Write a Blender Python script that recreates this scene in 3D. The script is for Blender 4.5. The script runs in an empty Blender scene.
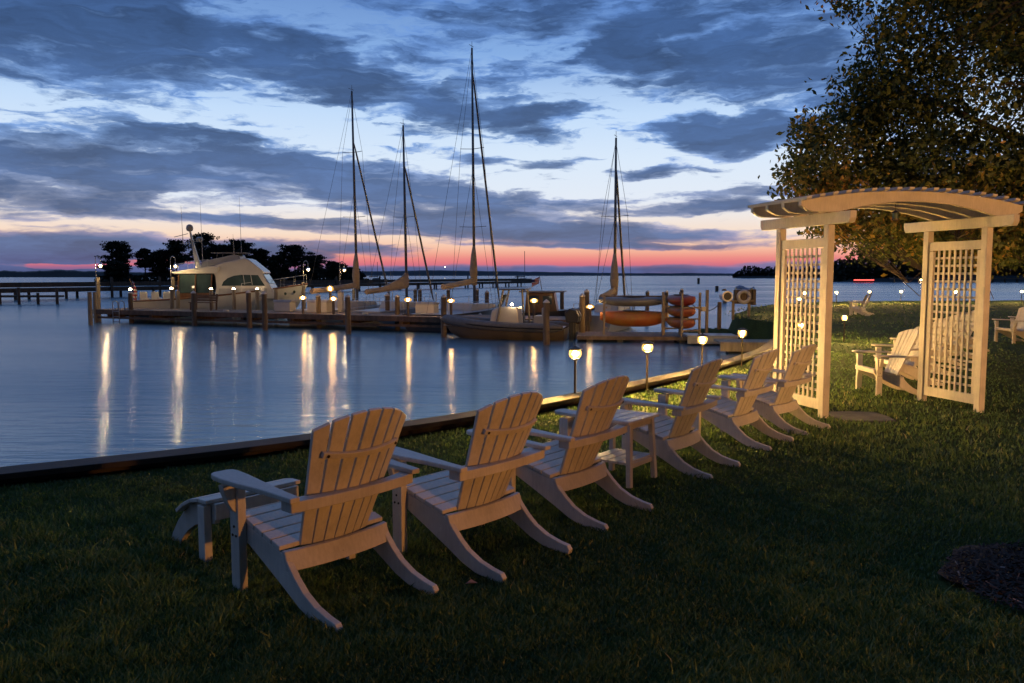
import bpy, math, random
import numpy as np
from mathutils import Vector, Matrix, Euler
random.seed(7)
rng = np.random.default_rng(11)
S = bpy.context.scene
COL = S.collection
R = math.radians
PI = math.pi

# ------------------------------------------------------------------ camera geometry
F = 800.0; HZ = 275.0; EYE = 1.62; WZ = -1.2
PIT = math.atan((341.5-HZ)/F)
cam_d = bpy.data.cameras.new('camera'); cam = bpy.data.objects.new('camera', cam_d); COL.objects.link(cam)
cam.location = (0, 0, EYE); cam.rotation_euler = (PI/2-PIT, 0, 0)
cam_d.sensor_width = 36; cam_d.lens = 36*F/1024; cam_d.clip_end = 20000; cam_d.clip_start = .05
S.camera = cam

def at(px, py, Y):
    """world point seen at a pixel, at distance Y"""
    dx, dz = (px-512)/F, (341.5-py)/F
    c, s = math.cos(PIT), math.sin(PIT)
    d = Vector((dx, c+dz*s, dz*c-s))
    return Vector((0, 0, EYE)) + d*(Y/d.y)
def X(px, Y): return (px-512)/F*Y
def Zp(py, Y): return at(512, py, Y).z
def Yw(py, z=WZ): return (EYE-z)*F/(py-HZ)
def gz(x, y):
    return -0.016*np.clip(x, -4, 6)-0.014*(np.clip(y, -5, 10)-4)
def gzf(x, y): return float(gz(x, y))

# ------------------------------------------------------------------ object helpers
def tag(o, label=None, cat=None, group=None, kind=None):
    if label: o['label'] = label
    if cat: o['category'] = cat
    if group: o['group'] = group
    if kind: o['kind'] = kind
    return o
def thing(name, label, cat, loc=(0, 0, 0), rz=0, group=None):
    o = bpy.data.objects.new(name, None); COL.objects.link(o)
    o.location = loc; o.rotation_euler = (0, 0, rz); o.empty_display_size = .2
    return tag(o, label, cat, group)
def copy_tree(o, parent=None):
    c = o.copy(); COL.objects.link(c)
    if parent is not None: c.parent = parent
    for ch in list(o.children): copy_tree(ch, c)
    return c
def place(o, loc, rz=0, label=None, group=None):
    o.location = loc; o.rotation_euler = (0, 0, rz)
    if label: o['label'] = label
    if group: o['group'] = group
    return o
LOW = .03

class MB:
    def __init__(s): s.v = []; s.f = []
    def add(s, vs, fs, M=None):
        b = len(s.v)
        for p in vs:
            p = Vector(p)
            s.v.append(tuple(M @ p) if M is not None else tuple(p))
        for q in fs: s.f.append(tuple(b+i for i in q))
        return s
    def box(s, c, d, M=None):
        x, y, z = c; a, b, e = d[0]/2, d[1]/2, d[2]/2
        vs = [(x+i*a, y+j*b, z+k*e) for k in (-1, 1) for j in (-1, 1) for i in (-1, 1)]
        return s.add(vs, [(0,2,3,1),(4,5,7,6),(0,1,5,4),(2,6,7,3),(0,4,6,2),(1,3,7,5)], M)
    def beam(s, p, q, w, h, up=(0, 0, 1)):
        p, q = Vector(p), Vector(q); d = q-p; L = d.length; d.normalize()
        u = Vector(up); r = d.cross(u); r.normalize(); u = r.cross(d)
        vs = [p+t*d*L+i*r*w/2+k*u*h/2 for k in (-1, 1) for i in (-1, 1) for t in (0, 1)]
        return s.add(vs, [(0,2,3,1),(4,5,7,6),(0,1,5,4),(2,6,7,3),(0,4,6,2),(1,3,7,5)])
    def prism(s, prof, a, b, plane='yz', M=None):
        """profile polygon extruded from a to b along the missing axis"""
        n = len(prof)
        def mk(u, v, w):
            return {'yz': (w, u, v), 'xz': (u, w, v), 'xy': (u, v, w)}[plane]
        vs = [mk(u, v, a) for u, v in prof]+[mk(u, v, b) for u, v in prof]
        fs = [tuple(range(n))[::-1], tuple(range(n, 2*n))]+[(i, (i+1) % n, n+(i+1) % n, n+i) for i in range(n)]
        return s.add(vs, fs, M)
    def tube(s, path, r, n=8, cap=True):
        path = [Vector(p) for p in path]; m = len(path)
        rs = r if isinstance(r, (list, tuple)) else [r]*m
        vs = []; prev = None
        for i, p in enumerate(path):
            t = (path[min(i+1, m-1)]-path[max(i-1, 0)]).normalized()
            if prev is None:
                a = Vector((0, 0, 1)) if abs(t.z) < .9 else Vector((1, 0, 0))
                u = t.cross(a).normalized()
            else:
                u = (prev-t*prev.dot(t)).normalized()
            prev = u; w = t.cross(u)
            vs += [p+(u*math.cos(2*PI*k/n)+w*math.sin(2*PI*k/n))*rs[i] for k in range(n)]
        fs = [(i*n+k, i*n+(k+1) % n, (i+1)*n+(k+1) % n, (i+1)*n+k) for i in range(m-1) for k in range(n)]
        if cap: fs += [tuple(range(n))[::-1], tuple(range((m-1)*n, m*n))]
        return s.add(vs, fs)
    def lathe(s, prof, n=16, c=(0, 0, 0)):
        vs = [(c[0]+r*math.cos(2*PI*k/n), c[1]+r*math.sin(2*PI*k/n), c[2]+z) for r, z in prof for k in range(n)]
        m = len(prof)
        fs = [(i*n+k, i*n+(k+1) % n, (i+1)*n+(k+1) % n, (i+1)*n+k) for i in range(m-1) for k in range(n)]
        fs += [tuple(range(n))[::-1], tuple(range((m-1)*n, m*n))]
        return s.add(vs, fs)
    def loft(s, secs, close=False, cap=False, M=None):
        n = len(secs[0]); m = len(secs); vs = [p for q in secs for p in q]
        fs = []
        for i in range(m-1):
            for k in range(n if close else n-1):
                fs.append((i*n+k, i*n+(k+1) % n, (i+1)*n+(k+1) % n, (i+1)*n+k))
        if cap: fs += [tuple(range(n))[::-1], tuple(range((m-1)*n, m*n))]
        return s.add(vs, fs, M)
    def build(s, name, m, parent=None, smooth=False, bevel=0, auto=None):
        me = bpy.data.meshes.new(name); me.from_pydata(s.v, [], s.f)
        me.materials.append(m); me.validate(); me.update()
        o = bpy.data.objects.new(name, me); COL.objects.link(o)
        if parent is not None: o.parent = parent
        if smooth:
            me.polygons.foreach_set('use_smooth', [True]*len(me.polygons))
            if auto is not None: me.set_sharp_from_angle(angle=R(auto))
        if bevel:
            b = o.modifiers.new('bevel', 'BEVEL'); b.width = bevel; b.segments = 2; b.limit_method = 'ANGLE'; b.angle_limit = R(35)
        return o
def np_mesh(name, m, V, Fq, tint=None, parent=None):
    """V (n,3); Fq (m,k) faces of one size; fast"""
    me = bpy.data.meshes.new(name); n = len(V); k = Fq.shape[1]; mm = len(Fq)
    me.vertices.add(n); me.vertices.foreach_set('co', V.astype(np.float32).ravel())
    me.loops.add(mm*k); me.loops.foreach_set('vertex_index', Fq.astype(np.int32).ravel())
    me.polygons.add(mm); me.polygons.foreach_set('loop_start', np.arange(0, mm*k, k, dtype=np.int32))
    try: me.polygons.foreach_set('loop_total', np.full(mm, k, dtype=np.int32))
    except Exception: pass
    if tint is not None:
        at_ = me.attributes.new('tint', 'FLOAT', 'POINT'); at_.data.foreach_set('value', tint.astype(np.float32))
    me.update(calc_edges=True); me.validate()
    me.materials.append(m)
    o = bpy.data.objects.new(name, me); COL.objects.link(o)
    if parent is not None: o.parent = parent
    return o

# ------------------------------------------------------------------ materials
class NT:
    def __init__(s, tree): s.t = tree; s.n = tree.nodes; s.l = tree.links
    def new(s, typ, **kw):
        n = s.n.new(typ)
        for k, v in kw.items(): setattr(n, k, v)
        return n
    def link(s, a, b): s.l.new(a, b)
    def val(s, sock, v):
        if hasattr(v, 'is_linked') or isinstance(v, bpy.types.NodeSocket): s.l.new(v, sock)
        else: sock.default_value = v
    def math(s, op, a, b=None, c=None, clamp=False):
        n = s.n.new('ShaderNodeMath'); n.operation = op; n.use_clamp = clamp
        s.val(n.inputs[0], a)
        if b is not None: s.val(n.inputs[1], b)
        if c is not None: s.val(n.inputs[2], c)
        return n.outputs[0]
    def mix(s, f, a, b, blend='MIX'):
        n = s.n.new('ShaderNodeMix'); n.data_type = 'RGBA'; n.blend_type = blend
        s.val(n.inputs[0], f); s.val(n.inputs[6], a); s.val(n.inputs[7], b)
        return n.outputs[2]
    def ramp(s, f, stops, interp='LINEAR'):
        n = s.n.new('ShaderNodeValToRGB'); cr = n.color_ramp; cr.interpolation = interp
        while len(cr.elements) < len(stops): cr.elements.new(.5)
        for e, (p, c) in zip(cr.elements, stops):
            e.position = p; e.color = (c[0], c[1], c[2], 1)
        s.val(n.inputs[0], f); return n.outputs[0]
    def noise(s, vec, scale, detail=4, rough=.55, dist=0, out=0):
        n = s.n.new('ShaderNodeTexNoise'); n.inputs['Scale'].default_value = scale
        n.inputs['Detail'].default_value = detail; n.inputs['Roughness'].default_value = rough
        n.inputs['Distortion'].default_value = dist
        if vec is not None: s.l.new(vec, n.inputs['Vector'])
        return n.outputs[out]
    def maprange(s, v, a, b, c=0, d=1, typ='SMOOTHSTEP'):
        n = s.n.new('ShaderNodeMapRange'); n.interpolation_type = typ
        s.val(n.inputs[0], v)
        for i, q in zip((1, 2, 3, 4), (a, b, c, d)): s.val(n.inputs[i], q)
        return n.outputs[0]
def c4(c): return (c[0], c[1], c[2], 1)
def mat(name, col, rough=.6, var=.25, scale=8, bump=0, bscale=40, stretch=(1, 1, 1), metal=0, spec=None, col2=None, coat=0):
    m = bpy.data.materials.new(name); m.use_nodes = True; t = NT(m.node_tree); b = t.n['Principled BSDF']
    tc = t.new('ShaderNodeTexCoord'); mp = t.new('ShaderNodeMapping'); t.link(tc.outputs['Object'], mp.inputs[0])
    mp.inputs['Scale'].default_value = stretch
    nz = t.noise(mp.outputs[0], scale, 5, .6)
    lo = tuple(x*(1-var) for x in col) if col2 is None else col2
    t.link(t.mix(t.maprange(nz, .3, .72), c4(lo), c4(col)), b.inputs['Base Color'])
    b.inputs['Roughness'].default_value = rough; b.inputs['Metallic'].default_value = metal
    if spec is not None: b.inputs['Specular IOR Level'].default_value = spec
    if coat: b.inputs['Coat Weight'].default_value = coat
    if bump:
        bn = t.new('ShaderNodeBump'); bn.inputs['Strength'].default_value = bump; bn.inputs['Distance'].default_value = .01
        t.link(t.noise(mp.outputs[0], bscale, 4, .6), bn.inputs['Height']); t.link(bn.outputs[0], b.inputs['Normal'])
    return m
def glow(name, col, s):
    m = bpy.data.materials.new(name); m.use_nodes = True; t = NT(m.node_tree); b = t.n['Principled BSDF']
    b.inputs['Base Color'].default_value = (.8, .75, .65, 1)
    b.inputs['Emission Color'].default_value = c4(col); b.inputs['Emission Strength'].default_value = s
    return m

def paint_mat(name, col):
    m = bpy.data.materials.new(name); m.use_nodes = True; t = NT(m.node_tree); b = t.n['Principled BSDF']
    tc = t.new('ShaderNodeTexCoord'); oi = t.new('ShaderNodeObjectInfo')
    off = t.new('ShaderNodeVectorMath', operation='ADD'); t.link(tc.outputs['Object'], off.inputs[0])
    cx_ = t.new('ShaderNodeCombineXYZ')
    for k in range(3): t.link(t.math('MULTIPLY', oi.outputs['Random'], 37.0+k*11), cx_.inputs[k])
    t.link(cx_.outputs[0], off.inputs[1])
    mp = t.new('ShaderNodeMapping'); t.link(off.outputs[0], mp.inputs[0]); mp.inputs['Scale'].default_value = (1, 1, .12)
    blot = t.noise(off.outputs[0], 4.5, 5, .6); grain = t.noise(mp.outputs[0], 60, 4, .65); spots = t.noise(off.outputs[0], 38, 3, .7)
    v = t.math('ADD', .80, t.math('MULTIPLY', oi.outputs['Random'], .22))
    v = t.math('MULTIPLY', v, t.maprange(blot, .28, .7, .80, 1.06, 'LINEAR'))
    v = t.math('MULTIPLY', v, t.maprange(grain, .3, .7, .88, 1.07, 'LINEAR'))
    v = t.math('MULTIPLY', v, t.maprange(spots, .66, .74, 1.0, .62))
    vc = t.new('ShaderNodeCombineColor')
    for k in range(3): t.link(v, vc.inputs[k])
    t.link(t.mix(1.0, c4(col), vc.outputs[0], 'MULTIPLY'), b.inputs['Base Color'])
    t.link(t.maprange(blot, .3, .7, .42, .62, 'LINEAR'), b.inputs['Roughness']); b.inputs['Specular IOR Level'].default_value = .35
    bn = t.new('ShaderNodeBump'); bn.inputs['Strength'].default_value = .22; bn.inputs['Distance'].default_value = .004
    t.link(grain, bn.inputs['Height']); t.link(bn.outputs[0], b.inputs['Normal'])
    return m
M = {}
M['paint'] = paint_mat('white_painted_board', (.57, .52, .45))
M['arbor'] = paint_mat('white_painted_post', (.55, .49, .405))
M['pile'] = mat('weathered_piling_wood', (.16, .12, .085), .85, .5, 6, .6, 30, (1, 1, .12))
M['pilelit'] = mat('lit_piling_wood', (.36, .29, .20), .8, .45, 6, .5, 30, (1, 1, .12))  # paler copy of the piling wood, lamplight put into its colour
M['cap'] = mat('pale_piling_cap', (.55, .52, .48), .6, .2, 9)
M['deck'] = mat('grey_deck_boards', (.22, .16, .11), .8, .45, 3, .4, 20)
M['fascia'] = mat('brown_dock_beam', (.17, .10, .06), .8, .5, 4, .4, 20, (1, 1, .4))
M['cap_timber'] = mat('dark_bulkhead_timber', (.036, .025, .017), .8, .5, 5, .5, 25)
M['gel'] = mat('white_gelcoat', (.48, .46, .42), .25, .08, 2, spec=.5)
M['gelgrey'] = mat('grey_hull_paint', (.30, .30, .30), .35, .15, 2)
M['navy'] = mat('dark_hull_paint', (.035, .03, .03), .3, .2, 2)
M['teak'] = mat('varnished_teak', (.16, .07, .025), .35, .3, 6, stretch=(1, 1, .3))
M['canvas'] = mat('tan_sail_cover', (.38, .29, .20), .9, .2, 4, .4, 12)
M['greycanvas'] = mat('grey_canvas', (.17, .17, .18), .9, .2, 4, .4, 12)
M['alu'] = mat('aluminium_mast', (.16, .15, .145), .4, .15, 3, metal=.7)
M['wire'] = mat('rigging_wire', (.09, .09, .09), .5, .1, 3, metal=.5)
M['steel'] = mat('galvanised_steel', (.45, .44, .42), .4, .2, 9, metal=.7)
M['black'] = mat('black_plastic', (.02, .02, .02), .5, .2, 9)
M['rubber'] = mat('grey_rubber_tube', (.12, .12, .122), .6, .25, 5)
M['warmlithull'] = mat('warm_lit_hull_paint', (.10, .075, .045), .45, .2, 3)  # warm light on the lower hull put into its colour
M['kayak_o'] = mat('orange_kayak_plastic', (.36, .085, .022), .45, .25, 1.6, col2=(.34, .17, .03))
M['kayak_r'] = mat('red_kayak_plastic', (.26, .03, .02), .45, .25, 2, col2=(.26, .08, .02))
M['kayak_g'] = mat('grey_kayak_plastic', (.16, .17, .18), .45, .25, 2)
M['bronze'] = mat('bronze_lamp_metal', (.05, .035, .02), .45, .3, 20, metal=.6)
M['redstripe'] = mat('red_buoy_plastic', (.35, .05, .04), .5, .2, 5)
M['rock'] = mat('flat_paving_stone', (.085, .075, .068), .9, .45, 7, .6, 18)
M['skirt'] = mat('dark_bark', (.055, .04, .028), .9, .5, 7, .8, 16, (1, 1, .25))
M['bulb'] = glow('hot_lamp_bulb', (1, .58, .15), 21000)
M['dbulb'] = glow('hot_dock_bulb', (1, .70, .34), 1250)
M['obulb'] = glow('hot_amber_bulb', (1, .55, .18), 420)
M['farlamp'] = glow('distant_lamp_glass', (1, .7, .4), 60)
def frosted(name, col, s):
    m = bpy.data.materials.new(name); m.use_nodes = True; t = NT(m.node_tree)
    for n in list(t.n): t.n.remove(n)
    lw = t.new('ShaderNodeLayerWeight'); lw.inputs[0].default_value = .35
    em = t.new('ShaderNodeEmission'); em.inputs[0].default_value = c4(col); em.inputs[1].default_value = s
    tr = t.new('ShaderNodeBsdfTransparent'); mx = t.new('ShaderNodeMixShader'); o = t.new('ShaderNodeOutputMaterial')
    t.link(t.maprange(lw.outputs['Facing'], 0, 1, .45, .9, 'LINEAR'), mx.inputs[0])
    t.link(tr.outputs[0], mx.inputs[1]); t.link(em.outputs[0], mx.inputs[2]); t.link(mx.outputs[0], o.inputs[0]); return m
M['lamp'] = frosted('warm_frosted_glass', (1, .56, .13), 1.5)
M['dlamp'] = frosted('dock_frosted_glass', (1, .66, .26), 1.6)
M['olamp'] = frosted('amber_frosted_glass', (1, .48, .09), 1.4)
M['redtrail'] = glow('red_trail_glow', (1, .06, .04), 6)

def glass_mat():
    m = bpy.data.materials.new('dark_boat_glass'); m.use_nodes = True; t = NT(m.node_tree); b = t.n['Principled BSDF']
    tc = t.new('ShaderNodeTexCoord'); nz = t.noise(tc.outputs['Object'], 1.3, 2)
    t.link(t.mix(nz, (.02, .03, .03, 1), (.06, .10, .10, 1)), b.inputs['Base Color'])
    b.inputs['Roughness'].default_value = .08; b.inputs['Specular IOR Level'].default_value = .6
    return m
M['glass'] = glass_mat()
def flag_mat():
    m = bpy.data.materials.new('flag_cloth'); m.use_nodes = True; t = NT(m.node_tree); b = t.n['Principled BSDF']
    tc = t.new('ShaderNodeTexCoord'); sp = t.new('ShaderNodeSeparateXYZ'); t.link(tc.outputs['Generated'], sp.inputs[0])
    st = t.math('GREATER_THAN', t.math('FRACT', t.math('MULTIPLY', sp.outputs[2], 6.5)), .5)
    c = t.mix(st, (.35, .03, .04, 1), (.5, .48, .45, 1))
    blue = t.math('MULTIPLY', t.math('GREATER_THAN', sp.outputs[2], .46), t.math('LESS_THAN', sp.outputs[0], .42))
    t.link(t.mix(blue, c, (.03, .04, .12, 1)), b.inputs['Base Color']); b.inputs['Roughness'].default_value = .9
    return m
M['flag'] = flag_mat()
def foliage_mat(name, stops, trans=.3, gloss=.035):
    m = bpy.data.materials.new(name); m.use_nodes = True; t = NT(m.node_tree)
    for n in list(t.n): t.n.remove(n)
    a = t.new('ShaderNodeAttribute', attribute_name='tint')
    col = t.ramp(a.outputs['Fac'], stops)
    d = t.new('ShaderNodeBsdfDiffuse'); tr = t.new('ShaderNodeBsdfTranslucent'); mx = t.new('ShaderNodeMixShader')
    gl = t.new('ShaderNodeBsdfGlossy'); gl.inputs['Roughness'].default_value = .5; gl.inputs['Color'].default_value = (.5, .5, .5, 1)
    mx2 = t.new('ShaderNodeMixShader'); mx2.inputs[0].default_value = gloss
    t.link(col, d.inputs[0]); t.link(col, tr.inputs[0]); mx.inputs[0].default_value = trans
    t.link(d.outputs[0], mx.inputs[1]); t.link(tr.outputs[0], mx.inputs[2])
    t.link(mx.outputs[0], mx2.inputs[1]); t.link(gl.outputs[0], mx2.inputs[2])
    o = t.new('ShaderNodeOutputMaterial'); t.link(mx2.outputs[0], o.inputs[0])
    return m
M['grass'] = foliage_mat('grass_blades', [(0, (.036, .074, .021)), (.45, (.084, .145, .034)), (.8, (.145, .19, .044)), (1, (.27, .24, .10))], .35, .06)
M['leaf'] = foliage_mat('lamplit_turning_leaves', [(0, (.028, .042, .012)), (.40, (.075, .095, .022)), (.66, (.15, .14, .028)), (.84, (.25, .17, .032)), (1, (.36, .18, .036))], .3)  # turning colours pushed further to orange for lamplight on the crown
M['farleaf'] = foliage_mat('distant_dark_foliage', [(0, (.010, .014, .010)), (1, (.028, .034, .018))], .1)
M['blocker'] = foliage_mat('blocker_leaves', [(0, (.02, .035, .012)), (1, (.05, .08, .025))], .1)
M['chips'] = foliage_mat('bark_mulch_chips', [(0, (.012, .009, .008)), (.7, (.07, .055, .045)), (1, (.24, .20, .18))], .0)
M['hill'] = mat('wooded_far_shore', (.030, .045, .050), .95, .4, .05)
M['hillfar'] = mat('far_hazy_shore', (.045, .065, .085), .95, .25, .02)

def ground_mat():
    m = bpy.data.materials.new('lawn_soil_and_turf'); m.use_nodes = True; t = NT(m.node_tree); b = t.n['Principled BSDF']
    tc = t.new('ShaderNodeTexCoord')
    n1 = t.noise(tc.outputs['Object'], 1.1, 5, .6); n2 = t.noise(tc.outputs['Object'], 22, 4, .7)
    f = t.math('ADD', t.math('MULTIPLY', n1, .5), t.math('MULTIPLY', n2, .5))
    t.link(t.ramp(f, [(.3, (.016, .024, .008)), (.5, (.040, .060, .015)), (.7, (.065, .085, .022))]), b.inputs['Base Color'])
    b.inputs['Roughness'].default_value = .95; b.inputs['Specular IOR Level'].default_value = .1
    bn = t.new('ShaderNodeBump'); bn.inputs['Strength'].default_value = .9; bn.inputs['Distance'].default_value = .03
    t.link(t.noise(tc.outputs['Object'], 45, 4, .7), bn.inputs['Height']); t.link(bn.outputs[0], b.inputs['Normal'])
    return m
M['ground'] = ground_mat()
def water_mat():
    m = bpy.data.materials.new('harbour_water'); m.use_nodes = True; t = NT(m.node_tree); b = t.n['Principled BSDF']
    b.inputs['Base Color'].default_value = (.078, .172, .215, 1); b.inputs['IOR'].default_value = 2.7
    tc = t.new('ShaderNodeTexCoord')
    b.inputs['Anisotropic'].default_value = .72
    tg = t.new('ShaderNodeCombineXYZ'); tg.inputs[1].default_value = 1.0; t.link(tg.outputs[0], b.inputs['Tangent'])
    mp = t.new('ShaderNodeMapping'); t.link(tc.outputs['Object'], mp.inputs[0]); mp.inputs['Scale'].default_value = (.22, 1.0, 1)
    mp2 = t.new('ShaderNodeMapping'); t.link(tc.outputs['Object'], mp2.inputs[0]); mp2.inputs['Scale'].default_value = (.05, .3, 1)
    big = t.noise(mp2.outputs[0], .3, 3, .5)
    t.link(t.maprange(big, .35, .65, .17, .25, 'LINEAR'), b.inputs['Roughness'])
    h = t.math('ADD', t.math('MULTIPLY', t.noise(mp.outputs[0], 4.0, 3, .5), .4), t.math('MULTIPLY', t.noise(mp2.outputs[0], 3.0, 3, .5), .6))
    bn = t.new('ShaderNodeBump'); bn.inputs['Strength'].default_value = .55; bn.inputs['Distance'].default_value = .10
    t.link(h, bn.inputs['Height']); t.link(bn.outputs[0], b.inputs['Normal'])
    return m
M['water'] = water_mat()

# ------------------------------------------------------------------ world: dusk sky with cloud decks
def srgb(r, g, b):
    f = lambda x: (x/255/12.92 if x/255 <= .04045 else ((x/255+.055)/1.055)**2.4)
    return (f(r), f(g), f(b))
W = bpy.data.worlds.new('World'); S.world = W; W.use_nodes = True
t = NT(W.node_tree)
for n in list(t.n): t.n.remove(n)
tc = t.new('ShaderNodeTexCoord'); D = tc.outputs['Generated']
sp = t.new('ShaderNodeSeparateXYZ'); t.link(D, sp.inputs[0]); dx, dy, dz = sp.outputs
el = t.math('ARCSINE', dz); az = t.math('ARCTAN2', dx, dy)
e_deg = t.math('MULTIPLY', el, 180/PI)
comb = t.new('ShaderNodeCombineXYZ'); t.link(az, comb.inputs[0]); t.link(el, comb.inputs[1])
ae = comb.outputs[0]
# stretched, warped coordinates for cloud texture
mpw = t.new('ShaderNodeMapping'); t.link(ae, mpw.inputs[0]); mpw.inputs['Scale'].default_value = (1, 3.5, 1)
nz1 = t.noise(mpw.outputs[0], 9, 4, .55, 0, 1)
nz2 = t.noise(mpw.outputs[0], 30, 4, .6, 0, 1)
def vmath(op, a, b):
    n = t.new('ShaderNodeVectorMath', operation=op); t.val(n.inputs[0], a); t.val(n.inputs[1], b); return n.outputs[0]
hf = t.maprange(el, .0, .20, .22, 1)
hc = t.new('ShaderNodeCombineXYZ'); hc.inputs[0].default_value = 1; t.link(hf, hc.inputs[1])
w1 = vmath('MULTIPLY', vmath('MULTIPLY', vmath('SUBTRACT', nz1, (.5, .5, .5)), (.16, .055, 0)), hc.outputs[0])
w2 = vmath('MULTIPLY', vmath('MULTIPLY', vmath('SUBTRACT', nz2, (.5, .5, .5)), (.05, .016, 0)), hc.outputs[0])
aew = vmath('ADD', vmath('ADD', ae, w1), w2)
BL = [  # cloud banks: centre px, py, half sizes, tilt (deg, + = right end down), weight
 (70, 30, 310, 64, 6, 1.0), (300, 68, 180, 37, 13, 1.0), (20, -40, 300, 60, 5, .9), (430, 18, 170, 26, 10, .55), (420, 60, 120, 20, 14, .5),
 (90, 165, 270, 27, 6, 1.0), (200, 143, 115, 14, 9, .9), (340, 180, 300, 27, 9, 1.1), (20, 190, 200, 26, 3, .8), (520, 202, 130, 12, 7, .8),
 (160, 214, 330, 7, 2, .9), (330, 230, 180, 6, 4, .7), (540, 231, 240, 15, 2, 1.15), (600, 246, 190, 5, 1, .9), (420, 214, 160, 8, 4, .9), (690, 208, 130, 9, -2, .85),
 (60, 256, 210, 25, 0, 1.5), (230, 252, 140, 16, 4, 1.0), (330, 248, 130, 8, 2, .7),
 (480, 118, 130, 28, 6, .85), (540, 122, 80, 12, -4, .85), (500, 84, 110, 18, -12, .7), (620, 58, 60, 24, -6, 1.1), (660, 36, 120, 16, 0, .7), (560, 26, 130, 22, 0, .7),
 (740, 64, 190, 44, 0, 1.0), (725, 134, 100, 25, 0, 1.35), (840, 100, 120, 40, 8, .7), (690, 14, 190, 34, 0, .75), (650, 172, 60, 9, 0, .75), (760, 192, 90, 10, 0, .8), (545, 168, 60, 9, -8, .6), (600, 200, 60, 6, 0, .6),
 (560, 271, 420, 7, 0, .95), (860, 266, 200, 8, 0, .8), (950, 190, 160, 40, 0, .6), (450, 160, 90, 10, 8, .55)]
dens = None
for (px, py, hw, hh, tilt, wt) in BL:
    a0 = math.atan((px-512)/F); e0 = math.atan((HZ-py)/F*math.cos(a0)); k = math.cos(a0)**2
    mp = t.new('ShaderNodeMapping', vector_type='TEXTURE'); t.link(aew, mp.inputs[0])
    mp.inputs['Location'].default_value = (a0, e0, 0); mp.inputs['Rotation'].default_value = (0, 0, -R(tilt))
    mp.inputs['Scale'].default_value = (hw/F*k*1.25, hh/F*1.3, 1)
    ln = t.new('ShaderNodeVectorMath', operation='LENGTH'); t.link(mp.outputs[0], ln.inputs[0])
    g = t.maprange(ln.outputs['Value'], 1.0, .15, 0, wt)
    dens = g if dens is None else t.math('MAXIMUM', t.math('ADD', dens, t.math('MULTIPLY', g, .25)), g)
fb = t.noise(mpw.outputs[0], 14, 6, .5, .5)
mps = t.new('ShaderNodeMapping'); t.link(aew, mps.inputs[0]); mps.inputs['Scale'].default_value = (1, 9.0, 1); mps.inputs['Rotation'].default_value = (0, 0, R(-5))
fs = t.noise(mps.outputs[0], 11, 7, .6, .2)
# away from the photographed part of the sky the banks come from noise alone
away = t.maprange(t.math('ABSOLUTE', az), .62, .95)
high = t.maprange(el, .40, .62)
amb = t.math('MULTIPLY', t.math('MAXIMUM', away, high), .62)
hn = t.maprange(el, .0, .09, .55, 1)
d0 = t.math('ADD', t.math('MAXIMUM', dens, amb), t.math('MULTIPLY', t.math('MULTIPLY', t.math('SUBTRACT', fb, .5), 1.35), hn))
d0 = t.math('ADD', d0, t.math('MULTIPLY', t.math('MULTIPLY', t.math('SUBTRACT', fs, .5), 1.65), hn))
for (px, py, hw, hh, wt) in [(80, 265, 75, 3.2, 1.6), (150, 262, 50, 2.5, 1.1)]:   # rifts low over the left shore
    a0 = math.atan((px-512)/F); e0 = math.atan((HZ-py)/F*math.cos(a0))
    mp = t.new('ShaderNodeMapping', vector_type='TEXTURE'); t.link(aew, mp.inputs[0]); mp.inputs['Location'].default_value = (a0, e0, 0); mp.inputs['Scale'].default_value = (hw/F, hh/F, 1)
    ln = t.new('ShaderNodeVectorMath', operation='LENGTH'); t.link(mp.outputs[0], ln.inputs[0])
    d0 = t.math('SUBTRACT', d0, t.maprange(ln.outputs['Value'], 1.0, .3, 0, wt))
cov = t.maprange(d0, .17, .56)
thick = t.maprange(d0, .34, .95)
clear = t.ramp(t.math('DIVIDE', e_deg, 60.0), [(p/60, srgb(*c)) for p, c in [
 (0.0, (92, 94, 140)), (.3, (112, 98, 145)), (.5, (160, 104, 142)), (.75, (218, 116, 130)), (1.1, (232, 132, 132)), (1.5, (240, 166, 146)), (2.0, (246, 198, 172)), (2.8, (246, 220, 200)),
 (4.0, (238, 230, 226)), (5.2, (226, 234, 246)), (8.0, (216, 232, 250)), (11, (194, 220, 250)), (15, (132, 172, 226)), (21, (84, 124, 188)), (27, (96, 138, 204)), (34, (120, 160, 222)), (60, (124, 160, 220))]])
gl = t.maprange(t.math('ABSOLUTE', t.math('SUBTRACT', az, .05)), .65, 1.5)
dark = t.ramp(t.math('DIVIDE', e_deg, 30.0), [(0, srgb(84, 96, 144)), (.05, srgb(78, 104, 148)), (.13, srgb(78, 104, 150)), (.3, srgb(60, 92, 142)), (.6, srgb(54, 84, 132)), (.75, srgb(62, 92, 142)), (1, srgb(92, 124, 182))])
edge = t.ramp(t.math('DIVIDE', e_deg, 30.0), [(0, srgb(122, 104, 146)), (.05, srgb(146, 124, 154)), (.13, srgb(152, 160, 190)), (.3, srgb(118, 156, 212)), (.66, srgb(84, 126, 192)), (1, srgb(104, 138, 198))])
cl = t.mix(thick, edge, dark)
mpl = t.new('ShaderNodeMapping'); t.link(aew, mpl.inputs[0]); mpl.inputs['Scale'].default_value = (1, 4.2, 1); mpl.inputs['Location'].default_value = (3.1, 1.7, 0)
shade = t.noise(mpl.outputs[0], 7.5, 5, .55, .3)
tex = t.math('MULTIPLY', t.maprange(fs, .3, .7, .84, 1.18, 'LINEAR'), t.maprange(shade, .32, .68, .70, 1.28, 'LINEAR'))
txc = t.new('ShaderNodeCombineColor')
for i in range(3): t.link(tex, txc.inputs[i])
cl = t.mix(1.0, cl, txc.outputs[0], 'MULTIPLY')
sky = t.mix(t.math('MULTIPLY', cov, .96), clear, cl)
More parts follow.
